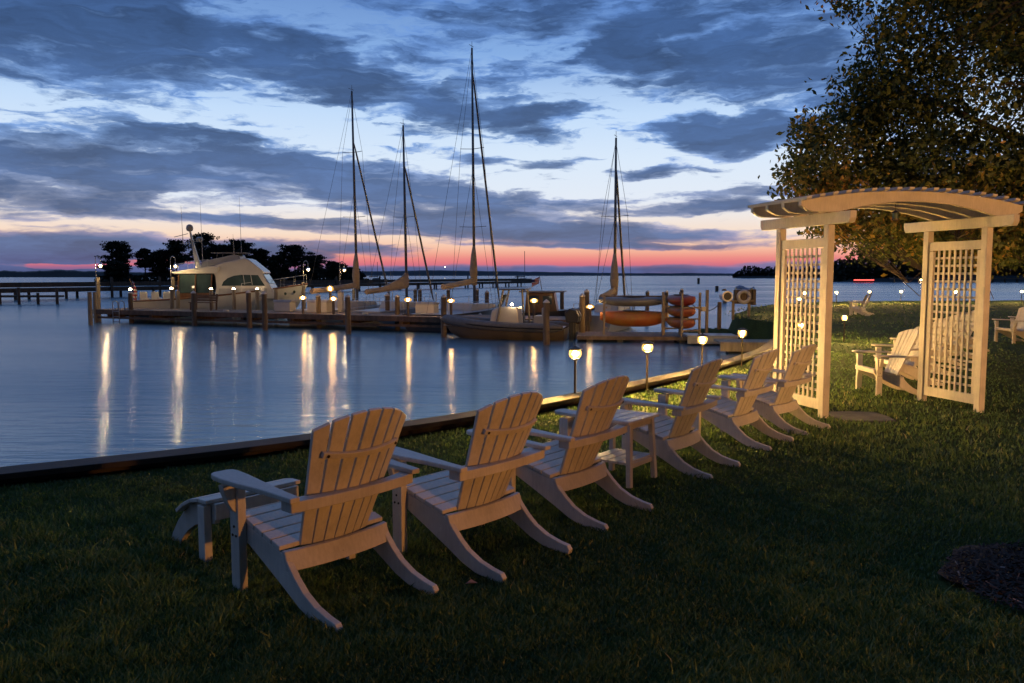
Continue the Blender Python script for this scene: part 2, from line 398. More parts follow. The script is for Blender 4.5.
# sky colour dimmed behind the right, standing in for shade of trees and buildings
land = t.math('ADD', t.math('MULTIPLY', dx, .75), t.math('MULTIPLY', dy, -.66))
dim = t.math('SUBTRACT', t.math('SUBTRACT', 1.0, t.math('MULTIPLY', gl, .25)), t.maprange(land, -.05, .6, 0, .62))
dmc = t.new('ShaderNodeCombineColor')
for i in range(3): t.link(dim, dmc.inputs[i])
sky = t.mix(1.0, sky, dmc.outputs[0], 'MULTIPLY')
below = t.math('LESS_THAN', dz, -.002)
sky = t.mix(below, sky, c4(srgb(40, 44, 60)))
nish = t.new('ShaderNodeTexSky', sky_type='NISHITA'); nish.sun_disc = False
nish.sun_elevation = R(-3); nish.sun_rotation = R(3); nish.altitude = 0
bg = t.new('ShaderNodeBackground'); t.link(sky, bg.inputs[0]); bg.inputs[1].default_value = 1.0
bg2 = t.new('ShaderNodeBackground'); t.link(nish.outputs[0], bg2.inputs[0]); bg2.inputs[1].default_value = .05
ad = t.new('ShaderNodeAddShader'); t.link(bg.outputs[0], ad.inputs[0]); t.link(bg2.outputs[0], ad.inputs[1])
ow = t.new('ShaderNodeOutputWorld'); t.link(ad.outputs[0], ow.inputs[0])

# ------------------------------------------------------------------ terrain
SH = [(-24, -8.6), (-14, -1.2), (-8.5, 2.75), (-3.9, 6.12), (-2.6, 7.06), (-.88, 8.65), (.36, 10.15), (1.24, 11.3), (3.0, 13.7), (4.6, 16.2), (5.9, 18.6), (7.6, 22.5), (8.9, 26), (9.8, 29.5), (9.9, 32), (9.4, 34.5), (9.9, 38), (11.6, 42), (13, 46), (15.5, 50), (20, 55), (27, 58), (40, 59), (70, 60), (120, 62)]
NBULK = 12   # shoreline points with a timber bulkhead
def densify(P, step):
    out = []; src = []
    for i in range(len(P)-1):
        a, b = np.array(P[i]), np.array(P[i+1]); n = max(1, int(np.linalg.norm(b-a)/step))
        for k in range(n): out.append(a+(b-a)*k/n); src.append(i)
    out.append(np.array(P[-1])); src.append(len(P)-2)
    return np.array(out), np.array(src)
shore, src = densify(SH, .35)
for _ in range(3):   # soften the bends
    shore[1:-1] = shore[1:-1]*.5+(shore[:-2]+shore[2:])*.25
ns = len(shore)
arc = np.concatenate([[0], np.cumsum(np.linalg.norm(np.diff(shore, axis=0), axis=1))]); arc /= arc[-1]
inland = np.stack([-16+arc*170, np.full(ns, -30.0)], 1)
def vnoise(x, y, s, seed=0):
    def h(i, j): 
        v = np.sin(i*127.1+j*311.7+seed*74.7)*43758.5453
        return v-np.floor(v)
    x = x*s; y = y*s; i = np.floor(x); j = np.floor(y); f = x-i; g = y-j
    f = f*f*(3-2*f); g = g*g*(3-2*g)
    return (h(i, j)*(1-f)+h(i+1, j)*f)*(1-g)+(h(i, j+1)*(1-f)+h(i+1, j+1)*f)*g
tt = np.concatenate([[0, 0], np.linspace(0, 1, 60)[1:]**2.0])
V = []
natural = np.clip((arc-arc[np.argmax(src >= NBULK-1)])*60, 0, 1)
for j, q in enumerate(tt):
    L = np.linalg.norm(inland-shore, axis=1)[:, None]; dirn = (inland-shore)/L
    off = np.maximum(q*L[:, 0], (.02 if j == 1 else .12*(j > 1))+natural*(0 if j == 0 else (.9 if j == 1 else 1.0)))
    P = shore+dirn*off[:, None]
    z = gz(P[:, 0], P[:, 1])-.03+(vnoise(P[:, 0], P[:, 1], .9)-.5)*.035 if j else np.full(ns, -1.9)
    V.append(np.concatenate([P, z[:, None]], 1))
V = np.concatenate(V); nj = len(tt)
Fq = np.array([(j*ns+i, j*ns+i+1, (j+1)*ns+i+1, (j+1)*ns+i) for j in range(nj-1) for i in range(ns-1)])
lawn = np_mesh('lawn', M['ground'], V, Fq[:, ::-1]); tag(lawn, kind='structure')
lawn.data.polygons.foreach_set('use_smooth', [True]*len(lawn.data.polygons))
b = MB(); b.add([(-9000, -3000, WZ), (9000, -3000, WZ), (9000, 15000, WZ), (-9000, 15000, WZ)], [(0, 1, 2, 3)])
tag(b.build('water', M['water']), kind='structure')
b = MB(); b.add([(-9500, -3500, -6), (9500, -3500, -6), (9500, 15500, -6), (-9500, 15500, -6)], [(0, 1, 2, 3)])
tag(b.build('ground', M['ground']), kind='structure')

# bulkhead
bulk = thing('bulkhead', 'long dark timber bulkhead with flat cap along the lawn edge', 'seawall')
ib = int(np.argmax(src >= NBULK-1))
pts = shore[:ib]
tan = np.gradient(pts, axis=0); tan /= np.linalg.norm(tan, axis=1)[:, None]
nor = np.stack([-tan[:, 1], tan[:, 0]], 1)    # to the water
def strip(o0, o1, z0, z1, step, gap=0):
    """timber lengths along the bulkhead, butt jointed"""
    m = MB(); i = 0
    while i < len(pts)-1:
        j = min(i+step, len(pts)-1); jj = max(random.uniform(-.006, .006), -.01)
        secs = []
        for k in range(i, j+1):
            p = pts[k]; n = nor[k]; g = gzf(*p)
            sh = 0
            if gap and k == i: sh = gap
            if gap and k == j: sh = -gap
            q = p+tan[k]*sh
            secs.append([(q[0]+n[0]*o, q[1]+n[1]*o, g+z+jj) for o, z in ((o0, z0), (o1, z0), (o1, z1), (o0, z1))])
        m.loft(secs, close=True, cap=True); i = j
    return m
strip(-.13, .15, .035, .085, 11, .004).build('cap_board', M['cap_timber'], bulk, bevel=.006)
strip(.045, .125, -.16, .03, 13, .004).build('waler', M['cap_timber'], bulk)
strip(.0, .04, -2.0, .03, 200).build('sheet_planks', M['cap_timber'], bulk)
for i in range(0, len(pts), 6):
    m = MB(); p = pts[i]+nor[i]*.24; m.tube([(p[0], p[1], -2.2), (p[0], p[1], gzf(*pts[i])-.18)], .10, 8); m.build('pile', M['pile'], bulk)

# ------------------------------------------------------------------ grass
poly = np.concatenate([shore, inland[::-1]])
def inpoly(px, py):
    ins = np.zeros(len(px), bool); n = len(poly); j = n-1
    for i in range(n):
        xi, yi = poly[i]; xj, yj = poly[j]
        c = ((yi > py) != (yj > py)) & (px < (xj-xi)*(py-yi)/(yj-yi+1e-12)+xi)
        ins ^= c; j = i
    return ins
MULCH = (3.38, 4.15)
def in_mulch(x, y):
    r = np.hypot((x-MULCH[0])/.95, (y-MULCH[1])/.70)
    return (r+(vnoise(x, y, 3, 5)-.5)*.5+(vnoise(x, y, 11, 6)-.5)*.35 < 1) & (vnoise(x, y, 17, 8) < .93)
SLAB = (4.42, 10.05)
def in_slab(x, y):
    return ((np.abs(x-SLAB[0]) < .36) & (np.abs(y-SLAB[1]) < .36))
def scatter(n, dmin, dmax, a0, a1):
    inv = rng.uniform(1/dmax, 1/dmin, n); d = 1/inv; a = rng.uniform(a0, a1, n)
    x = d*np.sin(a); y = d*np.cos(a)
    # keep clear of the cap: shift test point toward the water
    k = inpoly(x-.11, y+.13) & inpoly(x, y) & ~in_mulch(x, y) & ~in_slab(x, y)
    return x[k], y[k], d[k]
x, y, d = scatter(430000, 1.9, 62, -.78, .78)
x2, y2, d2 = scatter(120000, 1.9, 9, -.78, .78)
x = np.concatenate([x, x2]); y = np.concatenate([y, y2]); d = np.concatenate([d, d2])
n = len(x)
cl1 = vnoise(x, y, 1.3, 1); cl2 = vnoise(x, y, 5.0, 2); cl3 = vnoise(x, y, 14, 3)
lowf = vnoise(x, y, .45, 4); h = (.014+.024*cl2+.026*cl3*cl1+.010*rng.random(n))*(.72+.6*lowf)*(1+np.clip(d-8, 0, 40)*.012)
tall = rng.random(n) < .012; h[tall] *= 1.7
wd = (.0022+.0014*rng.random(n))*(1+np.clip(d-3, 0, 60)*.28)
th = rng.uniform(0, 2*PI, n); lean = rng.uniform(.15, 1.0, n)*h; la = rng.uniform(0, 2*PI, n)
z = gz(x, y)-.03+(vnoise(x, y, .9)-.5)*.035-.006
bx, by = np.cos(th)*wd, np.sin(th)*wd; lx, ly = np.cos(la)*lean, np.sin(la)*lean
P0 = np.stack([x-bx, y-by, z], 1); P1 = np.stack([x+bx, y+by, z], 1)
P2 = np.stack([x+bx*.75+lx*.35, y+by*.75+ly*.35, z+h*.6], 1); P3 = np.stack([x-bx*.75+lx*.35, y-by*.75+ly*.35, z+h*.6], 1)
P4 = np.stack([x+lx, y+ly, z+h], 1)
V = np.stack([P0, P1, P2, P3, P4], 1).reshape(-1, 3)
i5 = np.arange(n)*5
Ft = np.concatenate([np.stack([i5, i5+1, i5+2], 1), np.stack([i5, i5+2, i5+3], 1), np.stack([i5+3, i5+2, i5+4], 1)])
ti = np.clip(.02+.42*cl1+.35*(cl2-.5)+.42*(lowf-.35)+rng.normal(0, .13, n), 0, .92); dry = rng.random(n) < .012+.05*np.clip(lowf-.55, 0, 1); ti[dry] = rng.uniform(.85, 1, dry.sum())
g = np_mesh('grass', M['grass'], V, Ft, np.repeat(ti, 5)); tag(g, 'mown dark green lawn grass', kind='stuff')

# mulch
m = MB(); ring = []
for k in range(40):
    a = 2*PI*k/40; r = 1+.12*math.sin(3*a+1)+.08*math.sin(7*a)
    px_, py_ = MULCH[0]+math.cos(a)*.98*r, MULCH[1]+math.sin(a)*.72*r
    ring.append((px_, py_, gzf(px_, py_)-.01))
m.add(ring+[(MULCH[0], MULCH[1], gzf(*MULCH)+.03)], [(k, (k+1) % 40, 40) for k in range(40)])
tag(m.build('mulch_bed', mat('dark_mulch', (.03, .022, .018), .95, .6, 20, 1, 60)), kind='structure')
n = 9000; a = rng.uniform(0, 2*PI, n); r = np.sqrt(rng.random(n))*1.0
x = MULCH[0]+np.cos(a)*r*1.0; y = MULCH[1]+np.sin(a)*r*.74; z = gz(x, y)+.018*(1-r)+.012+rng.random(n)*.014
L = rng.uniform(.006, .030, n); w = rng.uniform(.002, .006, n); th = rng.uniform(0, 2*PI, n); tl = rng.normal(0, .35, n)
ux, uy, uz = np.cos(th)*L, np.sin(th)*L, tl*L; vx, vy = -np.sin(th)*w, np.cos(th)*w; vz = rng.normal(0, .5, n)*w
c = np.stack([x, y, z], 1); U = np.stack([ux, uy, uz], 1); Vv = np.stack([vx, vy, vz], 1)
V = np.stack([c-U-Vv, c+U-Vv*.6, c+U*1.1+Vv, c-U+Vv], 1).reshape(-1, 3); i4 = np.arange(n)*4
tag(np_mesh('mulch_chips', M['chips'], V, np.stack([i4, i4+1, i4+2, i4+3], 1), np.repeat(rng.beta(1.2, 3, n), 4)), 'loose dark bark mulch', kind='stuff')
# stepping slab
m = MB(); prof = [(SLAB[0]+.34*sx+jx, SLAB[1]+.34*sy+jy) for sx, sy, jx, jy in ((-1, -1, .02, .03), (0, -1, 0, -.02), (1, -1, -.03, .01), (1, 0, .02, 0), (1, 1, -.02, -.03), (0, 1, 0, .02), (-1, 1, .03, -.01), (-1, 0, -.02, 0))]
gs = gzf(*SLAB); m.prism(prof, gs-.06, gs-.008, 'xy')
tag(m.build('paving_slab', M['rock'], bevel=.012), 'flat grey paving slab set in the grass inside the arbor', 'paving slab')

# ------------------------------------------------------------------ adirondack chair (origin: between the rear feet, +y = facing)
def lerp(a, b, q): return a+(b-a)*q
def make_chair(name, label):
    root = thing(name, label, 'garden chair')
    P = M['paint']
    rail = [(.785, .372), (.60, .325), (.42, .283), (.365, .262), (.335, .225), (.285, .175), (.22, .124), (.13, .082), (.040, .060), (-.028, .050), (-.045, .028), (-.038, .0), (.06, .0), (.16, .012), (.26, .045), (.38, .105), (.55, .185), (.70, .252), (.79, .285), (.805, .32)]
    for s in (-1, 1):
        b = MB(); b.prism(rail, s*.300-.0175, s*.300+.0175, 'yz'); b.build('side_rail', P, root, bevel=.004)
        b = MB(); b.box((s*.343, .752, .283), (.046, .082, .566)); o = b.build('front_leg', P, root, bevel=.004)
        for yy, zz in ((.735, .30), (.768, .30), (.752, .345)):
            b = MB(); b.tube([(s*.3665, yy, zz), (s*.370, yy, zz)], .007, 8); b.build('bolt', M['bronze'], o)
        b = MB(); b.prism([(s*.3675, .565), (s*.435, .565), (s*.428, .53), (s*.405, .47), (s*.385, .435), (s*.3675, .42)][::s], .728, .776, 'xz'); b.build('arm_bracket', P, root, bevel=.003)
        pl = [(.345, .185), (.398, .185), (.405, .30), (.418, .45), (.445, .60), (.456, .71), (.454, .79), (.442, .832), (.418, .850), (.345, .850), (.318, .835), (.308, .80), (.310, .70), (.322, .56), (.334, .42), (.342, .30)]
        pl = [(s*u, v) for u, v in pl][::s]
        n = len(pl)
        b = MB()
        zz = lambda v: .568+.022*(v-.2)/.68
        b.add([(u, v, zz(v)) for u, v in pl]+[(u, v, zz(v)+.026) for u, v in pl], [tuple(range(n))[::-1], tuple(range(n, 2*n))]+[(i, (i+1) % n, n+(i+1) % n, n+i) for i in range(n)])
        b.build('arm', P, root, bevel=.006)
    # seat boards
    b = MB(); ys = np.linspace(.405, .800, 6)
    top = [(.39, .276), (.42, .285), (.60, .327), (.74, .366), (.80, .372), (.83, .352)]
    def zt(v):
        for (a, za), (c, zc) in zip(top, top[1:]):
            if v <= c: return lerp(za, zc, (v-a)/(c-a))
        return top[-1][1]
    for i in range(5):
        a, c = ys[i]+.004, ys[i+1]-.004
        b.prism([(a, zt(a)+.002), (c, zt(c)+.002), (c, zt(c)+.026), (a, zt(a)+.026)], -.322, .322, 'yz')
    b.prism([(.808, .33), (.828, .33), (.828, .392), (.806, .397)], -.322, .322, 'yz')
    b.build('seat', P, root, bevel=.004)
    # back slats: fan on a shallow arc, leaning back
    N = 7; y0, z0, y1, z1 = .382, .272, .055, .968
    b = MB(); lv = np.linspace(0, 1, 9)
    dirv = Vector((0, y1-y0, z1-z0)); Lb = dirv.length; dirv.normalize(); nrm = Vector((0, dirv.z, -dirv.y))   # toward the sitter
    def backpt(xx, q, off):
        curve = .065*(xx/.28)**2     # sides come forward
        return Vector((xx, y0, z0))+dirv*(q*Lb)+nrm*(curve+off)
    for k in range(N):
        c = (k-(N-1)/2)/((N-1)/2)
        secs = []
        def half(q): return lerp(.0272, .0365, q)
        def cen(q): return c*lerp(.178, .262, q)
        tl, tr = [1-.135*abs(cen(1)+sg*half(1))**2/.28**2 for sg in (-1, 1)]
        for q in lv:
            row = []
            for sg, tq in ((-1, tl), (1, tr)):
                qq = q*tq
                for off in (-.010, .010):
                    row.append(backpt(cen(qq)+sg*half(qq), qq, off))
            secs.append([row[0], row[1], row[3], row[2]])
        b.loft(secs, close=True, cap=True)
    b.build('backrest', P, root, bevel=.003)
    def curved_rail(q, w, hgt, off, halfx, thick):
        m = MB(); secs = []
        for u in np.linspace(-1, 1, 15):
            xx = u*halfx
            c = backpt(xx, q, 0)
            f0 = backpt(xx, q, off)
            a_ = f0-nrm*thick
            secs.append([f0-dirv*hgt/2, f0+dirv*hgt/2, a_+dirv*hgt/2, a_-dirv*hgt/2])
        m.loft(secs, close=True, cap=True); return m
    curved_rail(.70, 0, .030, -.0125, .228, .020).build('back_brace', P, root, bevel=.003)
    for u in (-.205, .205):
        m = MB(); q = backpt(u, .70, -.0325); m.tube([q, q-nrm*.004], .008, 8); m.build('bolt', M['bronze'], root)
    # arm rail: straight back edge, hollowed front
    secs = []; m = MB()
    for u in np.linspace(-1, 1, 15):
        xx = u*.375; f = backpt(xx*.8, .40, -.0125)
        zc = .540; yf = f.y-.004; yb = .215-.035*(1-u*u)
        secs.append([(xx, yf, zc-.026), (xx, yf, zc+.0265), (xx, yb, zc+.0265), (xx, yb, zc-.026)])
    m.loft(secs, close=True, cap=True); m.build('arm_rail', P, root, bevel=.005)
    # lower rail under the slats, spanning the side rails
    secs = []; m = MB()
    for u in np.linspace(-1, 1, 15):
        xx = u*.3185; bow = .045*(1-u*u)
        yc = .360+.036*u*u; secs.append([(xx, yc, .290), (xx, yc-.026, .288), (xx, yc-.060, .198), (xx, yc-.034, .196)])
    m.loft(secs, close=True, cap=True); m.build('seat_rail', P, root, bevel=.004)
    return root
CH = [(-.617, 3.782, .847), (.123, 4.456, .862), (.782, 5.388, .892), (1.829, 6.846, .916), (2.739, 8.10, .879), (3.44, 8.94, .824)]
CL = ['white adirondack chair with a footstool before it, nearest of the row facing the water',
      'white adirondack chair second in the waterside row, just beyond the one with a footstool',
      'white adirondack chair at the near side of the small white side table',
      'white adirondack chair at the far side of the small white side table',
      'white adirondack chair second from the arbor in the waterside row',
      'white adirondack chair standing right against the left arbor post, last of the waterside row']
proto = make_chair('adirondack_chair', CL[0])
def chair(x, y, rz, label, group):
    global used
    o = proto if not used else copy_tree(proto)
    used = True
    o.scale = (1, 1, 1.03)
    return place(o, (x, y, gzf(x, y)-.032), rz, label, group)
used = False
for (x, y, a), lb in zip(CH, CL): chair(x, y, a, lb, 'adirondack chairs in a row facing the water')
# chairs beyond the arbor facing left
def back_chair(x0, y0, rz, label, group):   # x0,y0 = front edge position
    fx, fy = -math.sin(rz), math.cos(rz)
    return chair(x0-fx*.8, y0-fy*.8, rz, label, group)
GL = ['white adirondack chair beyond the arbor, nearest of the row facing left, in profile',
      'white adirondack chair second in the row beyond the arbor facing left',
      'white adirondack chair third in the row beyond the arbor facing left',
      'white adirondack chair seen through the right lattice, fourth in the row beyond the arbor',
      'white adirondack chair seen through the right lattice, fifth in the row beyond the arbor',
      'white adirondack chair showing at the outer edge of the right arbor post']
for (x, y), lb in zip([(5.50, 12.35), (6.32, 13.5), (7.3, 14.9), (8.3, 16.3), (9.35, 17.7), (10.6, 19.4)], GL):
    back_chair(x, y, R(92)+random.uniform(-.06, .06), lb, 'adirondack chairs beyond the arbor')
back_chair(13.3, 21.6, R(95), 'white adirondack chair at the right edge of the picture, to the right of the arbor', 'adirondack chairs beyond the arbor')
back_chair(14.5, 22.9, R(88), 'white adirondack chair at the right picture edge, behind the front one there', 'adirondack chairs beyond the arbor')
back_chair(15.3, 36.2, R(62), 'left chair of the white pair far out on the lawn above a bright path lamp', 'adirondack chairs far out on the lawn')
back_chair(16.0, 37.4, R(70), 'right chair of the white pair far out on the lawn above a bright path lamp', 'adirondack chairs far out on the lawn')

# footstool
def local(o, x, y):
    a = o[2]; return (o[0]+x*math.cos(a)-y*math.sin(a), o[1]+x*math.sin(a)+y*math.cos(a))
fx, fy = local(CH[0], .045, 1.235)
fs_ = thing('footstool', 'low white slatted footstool with curved legs in front of the nearest chair', 'footstool', (fx, fy, gzf(fx, fy)-.03), CH[0][2])
tc_ = [(.0, .345), (.10, .342), (.19, .322), (.28, .284), (.37, .226), (.45, .152), (.52, .066), (.555, .0)]
for s_ in (-1, 1):
    b = MB(); b.prism(tc_+[(.435, 0), (.395, .055), (.325, .118), (.24, .168), (.14, .205), (.0, .225)], s_*.245-.0175, s_*.245+.0175, 'yz'); b.build('side_rail', M['paint'], fs_, bevel=.004)
    b = MB(); b.box((s_*.288, .065, .165), (.046, .075, .33)); b.build('leg', M['paint'], fs_, bevel=.004)
b = MB()
for (ya, za), (yb, zb) in zip(tc_[:5], tc_[1:5]):
    d_ = Vector((0, yb-ya, zb-za)); n_ = Vector((0, -d_.z, d_.y)).normalized()
    p0_ = Vector((0, ya, za))+d_*.04+n_*.013; p1_ = Vector((0, yb, zb))-d_*.04+n_*.013
    b.beam((-.31, (p0_.y+p1_.y)/2, (p0_.z+p1_.z)/2), (.31, (p0_.y+p1_.y)/2, (p0_.z+p1_.z)/2), (p1_-p0_).length, .022, tuple(n_))
b.box((0, -.013, .298), (.53, .022, .095))
b.build('top_slats', M['paint'], fs_, bevel=.004)
# side table
T0, T1 = (.93, 6.2), (1.16, 6.5)
ta = math.atan2(T1[1]-T0[1], T1[0]-T0[0]); tcx, tcy = (T0[0]+T1[0])/2, (T0[1]+T1[1])/2
tb = thing('side_table', 'small white slatted side table with a lower shelf between two chairs', 'side table', (tcx, tcy, gzf(tcx, tcy)), ta)
b = MB()
for i in range(5): b.box((0, -.035+i*.094+.043, .522), (.47, .086, .022))
b.build('tabletop', M['paint'], tb, bevel=.004)
b = MB(); b.box((0, .02, .482), (.36, .022, .055)); b.box((0, .37, .482), (.36, .022, .055)); b.box((-.185, .195, .482), (.022, .33, .055)); b.box((.185, .195, .482), (.022, .33, .055)); b.build('apron', M['paint'], tb, bevel=.003)
for sx in (-1, 1):
    for yy, sy in ((.005, -1), (.385, 1)):
        b = MB(); b.beam((sx*.208, yy+sy*.012, 0), (sx*.180, yy-sy*.012, .51), .042, .042, (0, 1, 0)); b.build('leg', M['paint'], tb, bevel=.004)
b = MB()
for i in range(4): b.box((0, .058+i*.091, .185), (.43, .083, .02))
b.box((0, .012, .16), (.36, .02, .04)); b.box((0, .378, .16), (.36, .02, .04))
b.build('shelf', M['paint'], tb, bevel=.003)
# fallen leaf
m = MB(); m.add([(-.03, 0, 0), (0, -.018, .012), (.035, 0, .004), (0, .02, .016)], [(0, 1, 2), (0, 2, 3)])
lf = m.build('fallen_leaf', mat('pale_dry_leaf', (.30, .17, .12), .8, .3, 30)); lf.location = at(471, 599, 3.97); lf.location.z = gzf(lf.location.x, lf.location.y)+.045
tag(lf, 'small pale dry leaf lying on the dark grass behind the chairs', 'leaf')

# ------------------------------------------------------------------ arbor
AX, AY, AA = 3.936, 10.006, .265
SPAN, DEP, PH = 2.422, 1.015, 2.242
arb = thing('garden_arbor', 'white wooden garden arbor with lattice sides and arched slatted top', 'arbor', (AX, AY, 0), AA)
PW = .095
gl_ = lambda x, y: gzf(AX+x*math.cos(AA)-y*math.sin(AA), AY+x*math.sin(AA)+y*math.cos(AA))
for i in (0, 1):
    xc = i*SPAN
    for j in (0, 1):
        yc = j*DEP; b = MB(); g0 = gl_(xc, yc)-.05
        b.box((xc, yc, (g0+PH)/2), (PW, PW, PH-g0)); b.build('post', M['arbor'], arb, bevel=.005)
    g0 = gl_(xc, .5)
    fr = MB(); ya, yb = PW/2+.003, DEP-PW/2-.003; zb, ztp = g0+.06, 2.085
    fr.box((xc, (ya+yb)/2, zb+.065), (.045, yb-ya, .13)); fr.box((xc, (ya+yb)/2, ztp-.06), (.045, yb-ya, .12))
    st = .075
    fr.box((xc, ya+st/2, (zb+ztp)/2), (.042, st, ztp-zb-.262)); fr.box((xc, yb-st/2, (zb+ztp)/2), (.042, st, ztp-zb-.262))
    fp = fr.build('panel_frame', M['arbor'], arb, bevel=.004)
    la = MB(); y0, y1, z0, z1 = ya+st, yb-st, zb+.13, ztp-.12
    nc, nr = 8, 18
    for k in range(1, nc):
        yy = lerp(y0, y1, k/nc); la.box((xc-.010, yy, (z0+z1)/2), (.014, .032, z1-z0+.01))
    for k in range(1, nr):
        zz = lerp(z0, z1, k/nr); la.box((xc+.010, (y0+y1)/2, zz), (.014, y1-y0+.01, .032))
    la.build('lattice', M['arbor'], fp)
    b = MB()
    lp = [(-.44, 2.30), (-.41, PH+.003), (1.43, PH+.003), (1.46, 2.30), (1.46, 2.385), (-.44, 2.385)]
    b.prism(lp, xc-.045, xc+.045, 'yz'); b.build('side_beam', M['arbor'], arb, bevel=.005)
# arched beams
def zbot(x): 
    q = (x-SPAN/2)/(SPAN/2-.02)
    return 2.388+.155*max(0, 1-q*q)
XA, XB = -.50, SPAN+.42
def ztop(x):
    q = (x-SPAN/2)/(SPAN/2+.48); return 2.515+.155*max(0, 1-q*q)**.9
xs = list(np.linspace(XA, XB, 61))
for yc in (-.10, .25, .60, .95):
    b = MB(); secs = []
    for x in xs:
        zb_ = zbot(x); e = min(x-XA, XB-x)
        if e < .16: zb_ = 2.388+.07*(1-(e/.16))**1.6     # curved cut ends
        secs.append([(x, yc-.032, zb_), (x, yc+.032, zb_), (x, yc+.032, ztop(x)), (x, yc-.032, ztop(x))])
    b.loft(secs, close=True, cap=True); b.build('arched_beam', M['arbor'], arb, bevel=.004)
for k in range(19):
    x = lerp(XA+.03, XB-.03, k/18); sl = math.atan((ztop(x+.02)-ztop(x-.02))/.04)
    Mx = Matrix.Translation((x, 0, ztop(x)+.021)) @ Matrix.Rotation(-sl, 4, 'Y')
    b = MB(); b.prism([(-.25, -.005), (-.22, -.02), (1.02, -.02), (1.05, -.005), (1.05, .019), (-.25, .019)], -.038, .038, 'yz', Mx)
    b.build('roof_slat', M['arbor'], arb, bevel=.003)
hl = thing('hanging_lantern', 'small unlit brown lantern hanging under the arbor arch', 'lantern', (AX+1.35*math.cos(AA)-.45*math.sin(AA), AY+1.35*math.sin(AA)+.45*math.cos(AA), 0), 0)
b = MB(); b.tube([(0, 0, 2.60), (0, 0, 2.47)], .004, 6); b.lathe([(.01, 2.475), (.055, 2.45), (.05, 2.445)], 12); b.build('cap', M['bronze'], hl)
b = MB(); b.lathe([(.036, 2.445), (.036, 2.37)], 10); b.build('glass', M['glass'], hl)
b = MB(); b.lathe([(.045, 2.37), (.045, 2.355), (.02, 2.345)], 10); b.build('base', M['bronze'], hl)

# ------------------------------------------------------------------ path lamps on the lawn
def make_path_lamp(label):
    r = thing('path_lamp', label, 'path lamp')
    b = MB(); b.tube([(0, 0, -.05-.16), (0, 0, .40)], .014, 8); b.lathe([(.03, .385), (.045, .405), (.045, .412)], 12); b.build('post', M['bronze'], r)
    b = MB(); b.lathe([(.040, .414), (.062, .432), (.072, .465), (.070, .50), (.056, .53)], 14); gl0 = b.build('lamp_glass', M['lamp'], r, smooth=True)
    b = MB(); b.lathe([(.006, .445), (.024, .455), (.030, .474), (.022, .495), (.006, .503)], 10); b.build('bulb', M['bulb'], gl0, smooth=True)
    for k in range(4):
        b = MB(); a_ = PI/4+k*PI/2; b.tube([(.066*math.cos(a_), .066*math.sin(a_), .412), (.076*math.cos(a_), .076*math.sin(a_), .47), (.064*math.cos(a_), .064*math.sin(a_), .534)], .0035, 4); b.build('cage_bar', M['bronze'], r)
    b = MB(); b.lathe([(.05, .532), (.085, .536), (.078, .548), (.02, .575), (.008, .59)], 14); b.build('lamp_cap', M['bronze'], r)
    return r
lp0 = None
PL = [(575.5, 11.0, 'lit path lamp rising behind the third chair, nearest along the water'),
      (648, 12.15, 'bright path lamp on the lawn edge behind the side table'),
      (703, 13.9, 'bright path lamp at the water edge between the fourth and fifth chairs'),
      (743, 15.7, 'bright path lamp at the water edge nearest the left arbor panel'),
      (801.5, 18.6, 'path lamp seen through the lower part of the left lattice'),
      (799, 37, 'path lamp seen through the middle of the left lattice, brightest there'),
      (804.5, 48, 'distant path lamp seen through the left lattice, just above the brightest one'),
      (845, 21.8, 'bright path lamp on the lawn seen through the arbor opening'),
      (836, 50, 'distant path lamp close to the right side of the left arbor post'),
      (869, 52, 'distant path lamp at the shore right of the far pair of chairs'),
      (900.5, 53, 'distant path lamp at the shore beside the right arbor panel'),
      (955, 52, 'distant path lamp at the shore seen through the right lattice'),
      (1021, 53, 'distant path lamp at the shore by the right edge of the picture')]
for px, Y, lb in PL:
    if lp0 is None: o = lp0 = make_path_lamp(lb)
    else: o = copy_tree(lp0)
    x = X(px, Y); place(o, (x, Y, gzf(x, Y)+.16), 0, lb, 'path lamps along the lawn edge')
    o.scale = (1.5, 1.5, 1.15) if Y > 30 else (1.22, 1.22, 1.0)

# ------------------------------------------------------------------ big tree on the right
def leaf_quads(cent, size, n, flat=.5):
    d = rng.normal(0, 1, (n, 3)); d /= np.linalg.norm(d, axis=1)[:, None]
    r = rng.normal(0, 1, (n, 3)); r -= d*(r*d).sum(1)[:, None]; r /= np.linalg.norm(r, axis=1)[:, None]
    s = size*rng.uniform(.6, 1.25, n)[:, None]
    nn = np.cross(d, r)
    V = np.stack([cent-d*s, cent+r*s*flat+nn*s*.15, cent+d*s, cent-r*s*flat+nn*s*.15], 1).reshape(-1, 3)
    i4 = np.arange(n)*4
    return V, np.stack([i4, i4+1, i4+2, i4+3], 1)
TX, TY = 12.4, 17.2
tree = thing('maple_tree', 'large broadleaf tree with turning leaves tinted orange for lamplight behind the arbor', 'tree', (0, 0, 0))
tk = MB(); base = Vector((TX, TY, gzf(TX, TY)-.1))
tk.tube([base, base+Vector((.02, .03, .35)), base+Vector((-.05, 0, 1.6)), base+Vector((-.15, .1, 3.2)), base+Vector((-.1, .2, 5.2)), base+Vector((.1, .1, 7.5)), base+Vector((0, .2, 10))], [.48, .36, .30, .26, .19, .11, .03], 12)
cen = np.array([11.7, 16.6, 5.0]); rad = np.array([6.1, 4.0, 5.8])
def outside(p):
    return p[0]/max(p[1], 1)*15.5 < np.interp(p[2], [1.8, 2.3, 3.05, 3.4, 4.5, 4.8, 5.45, 6.2, 6.7, 9], [6.6, 6.25, 5.2, 5.25, 5.5, 5.8, 6.15, 6.75, 7.2, 7.6])+.4
limbs = []
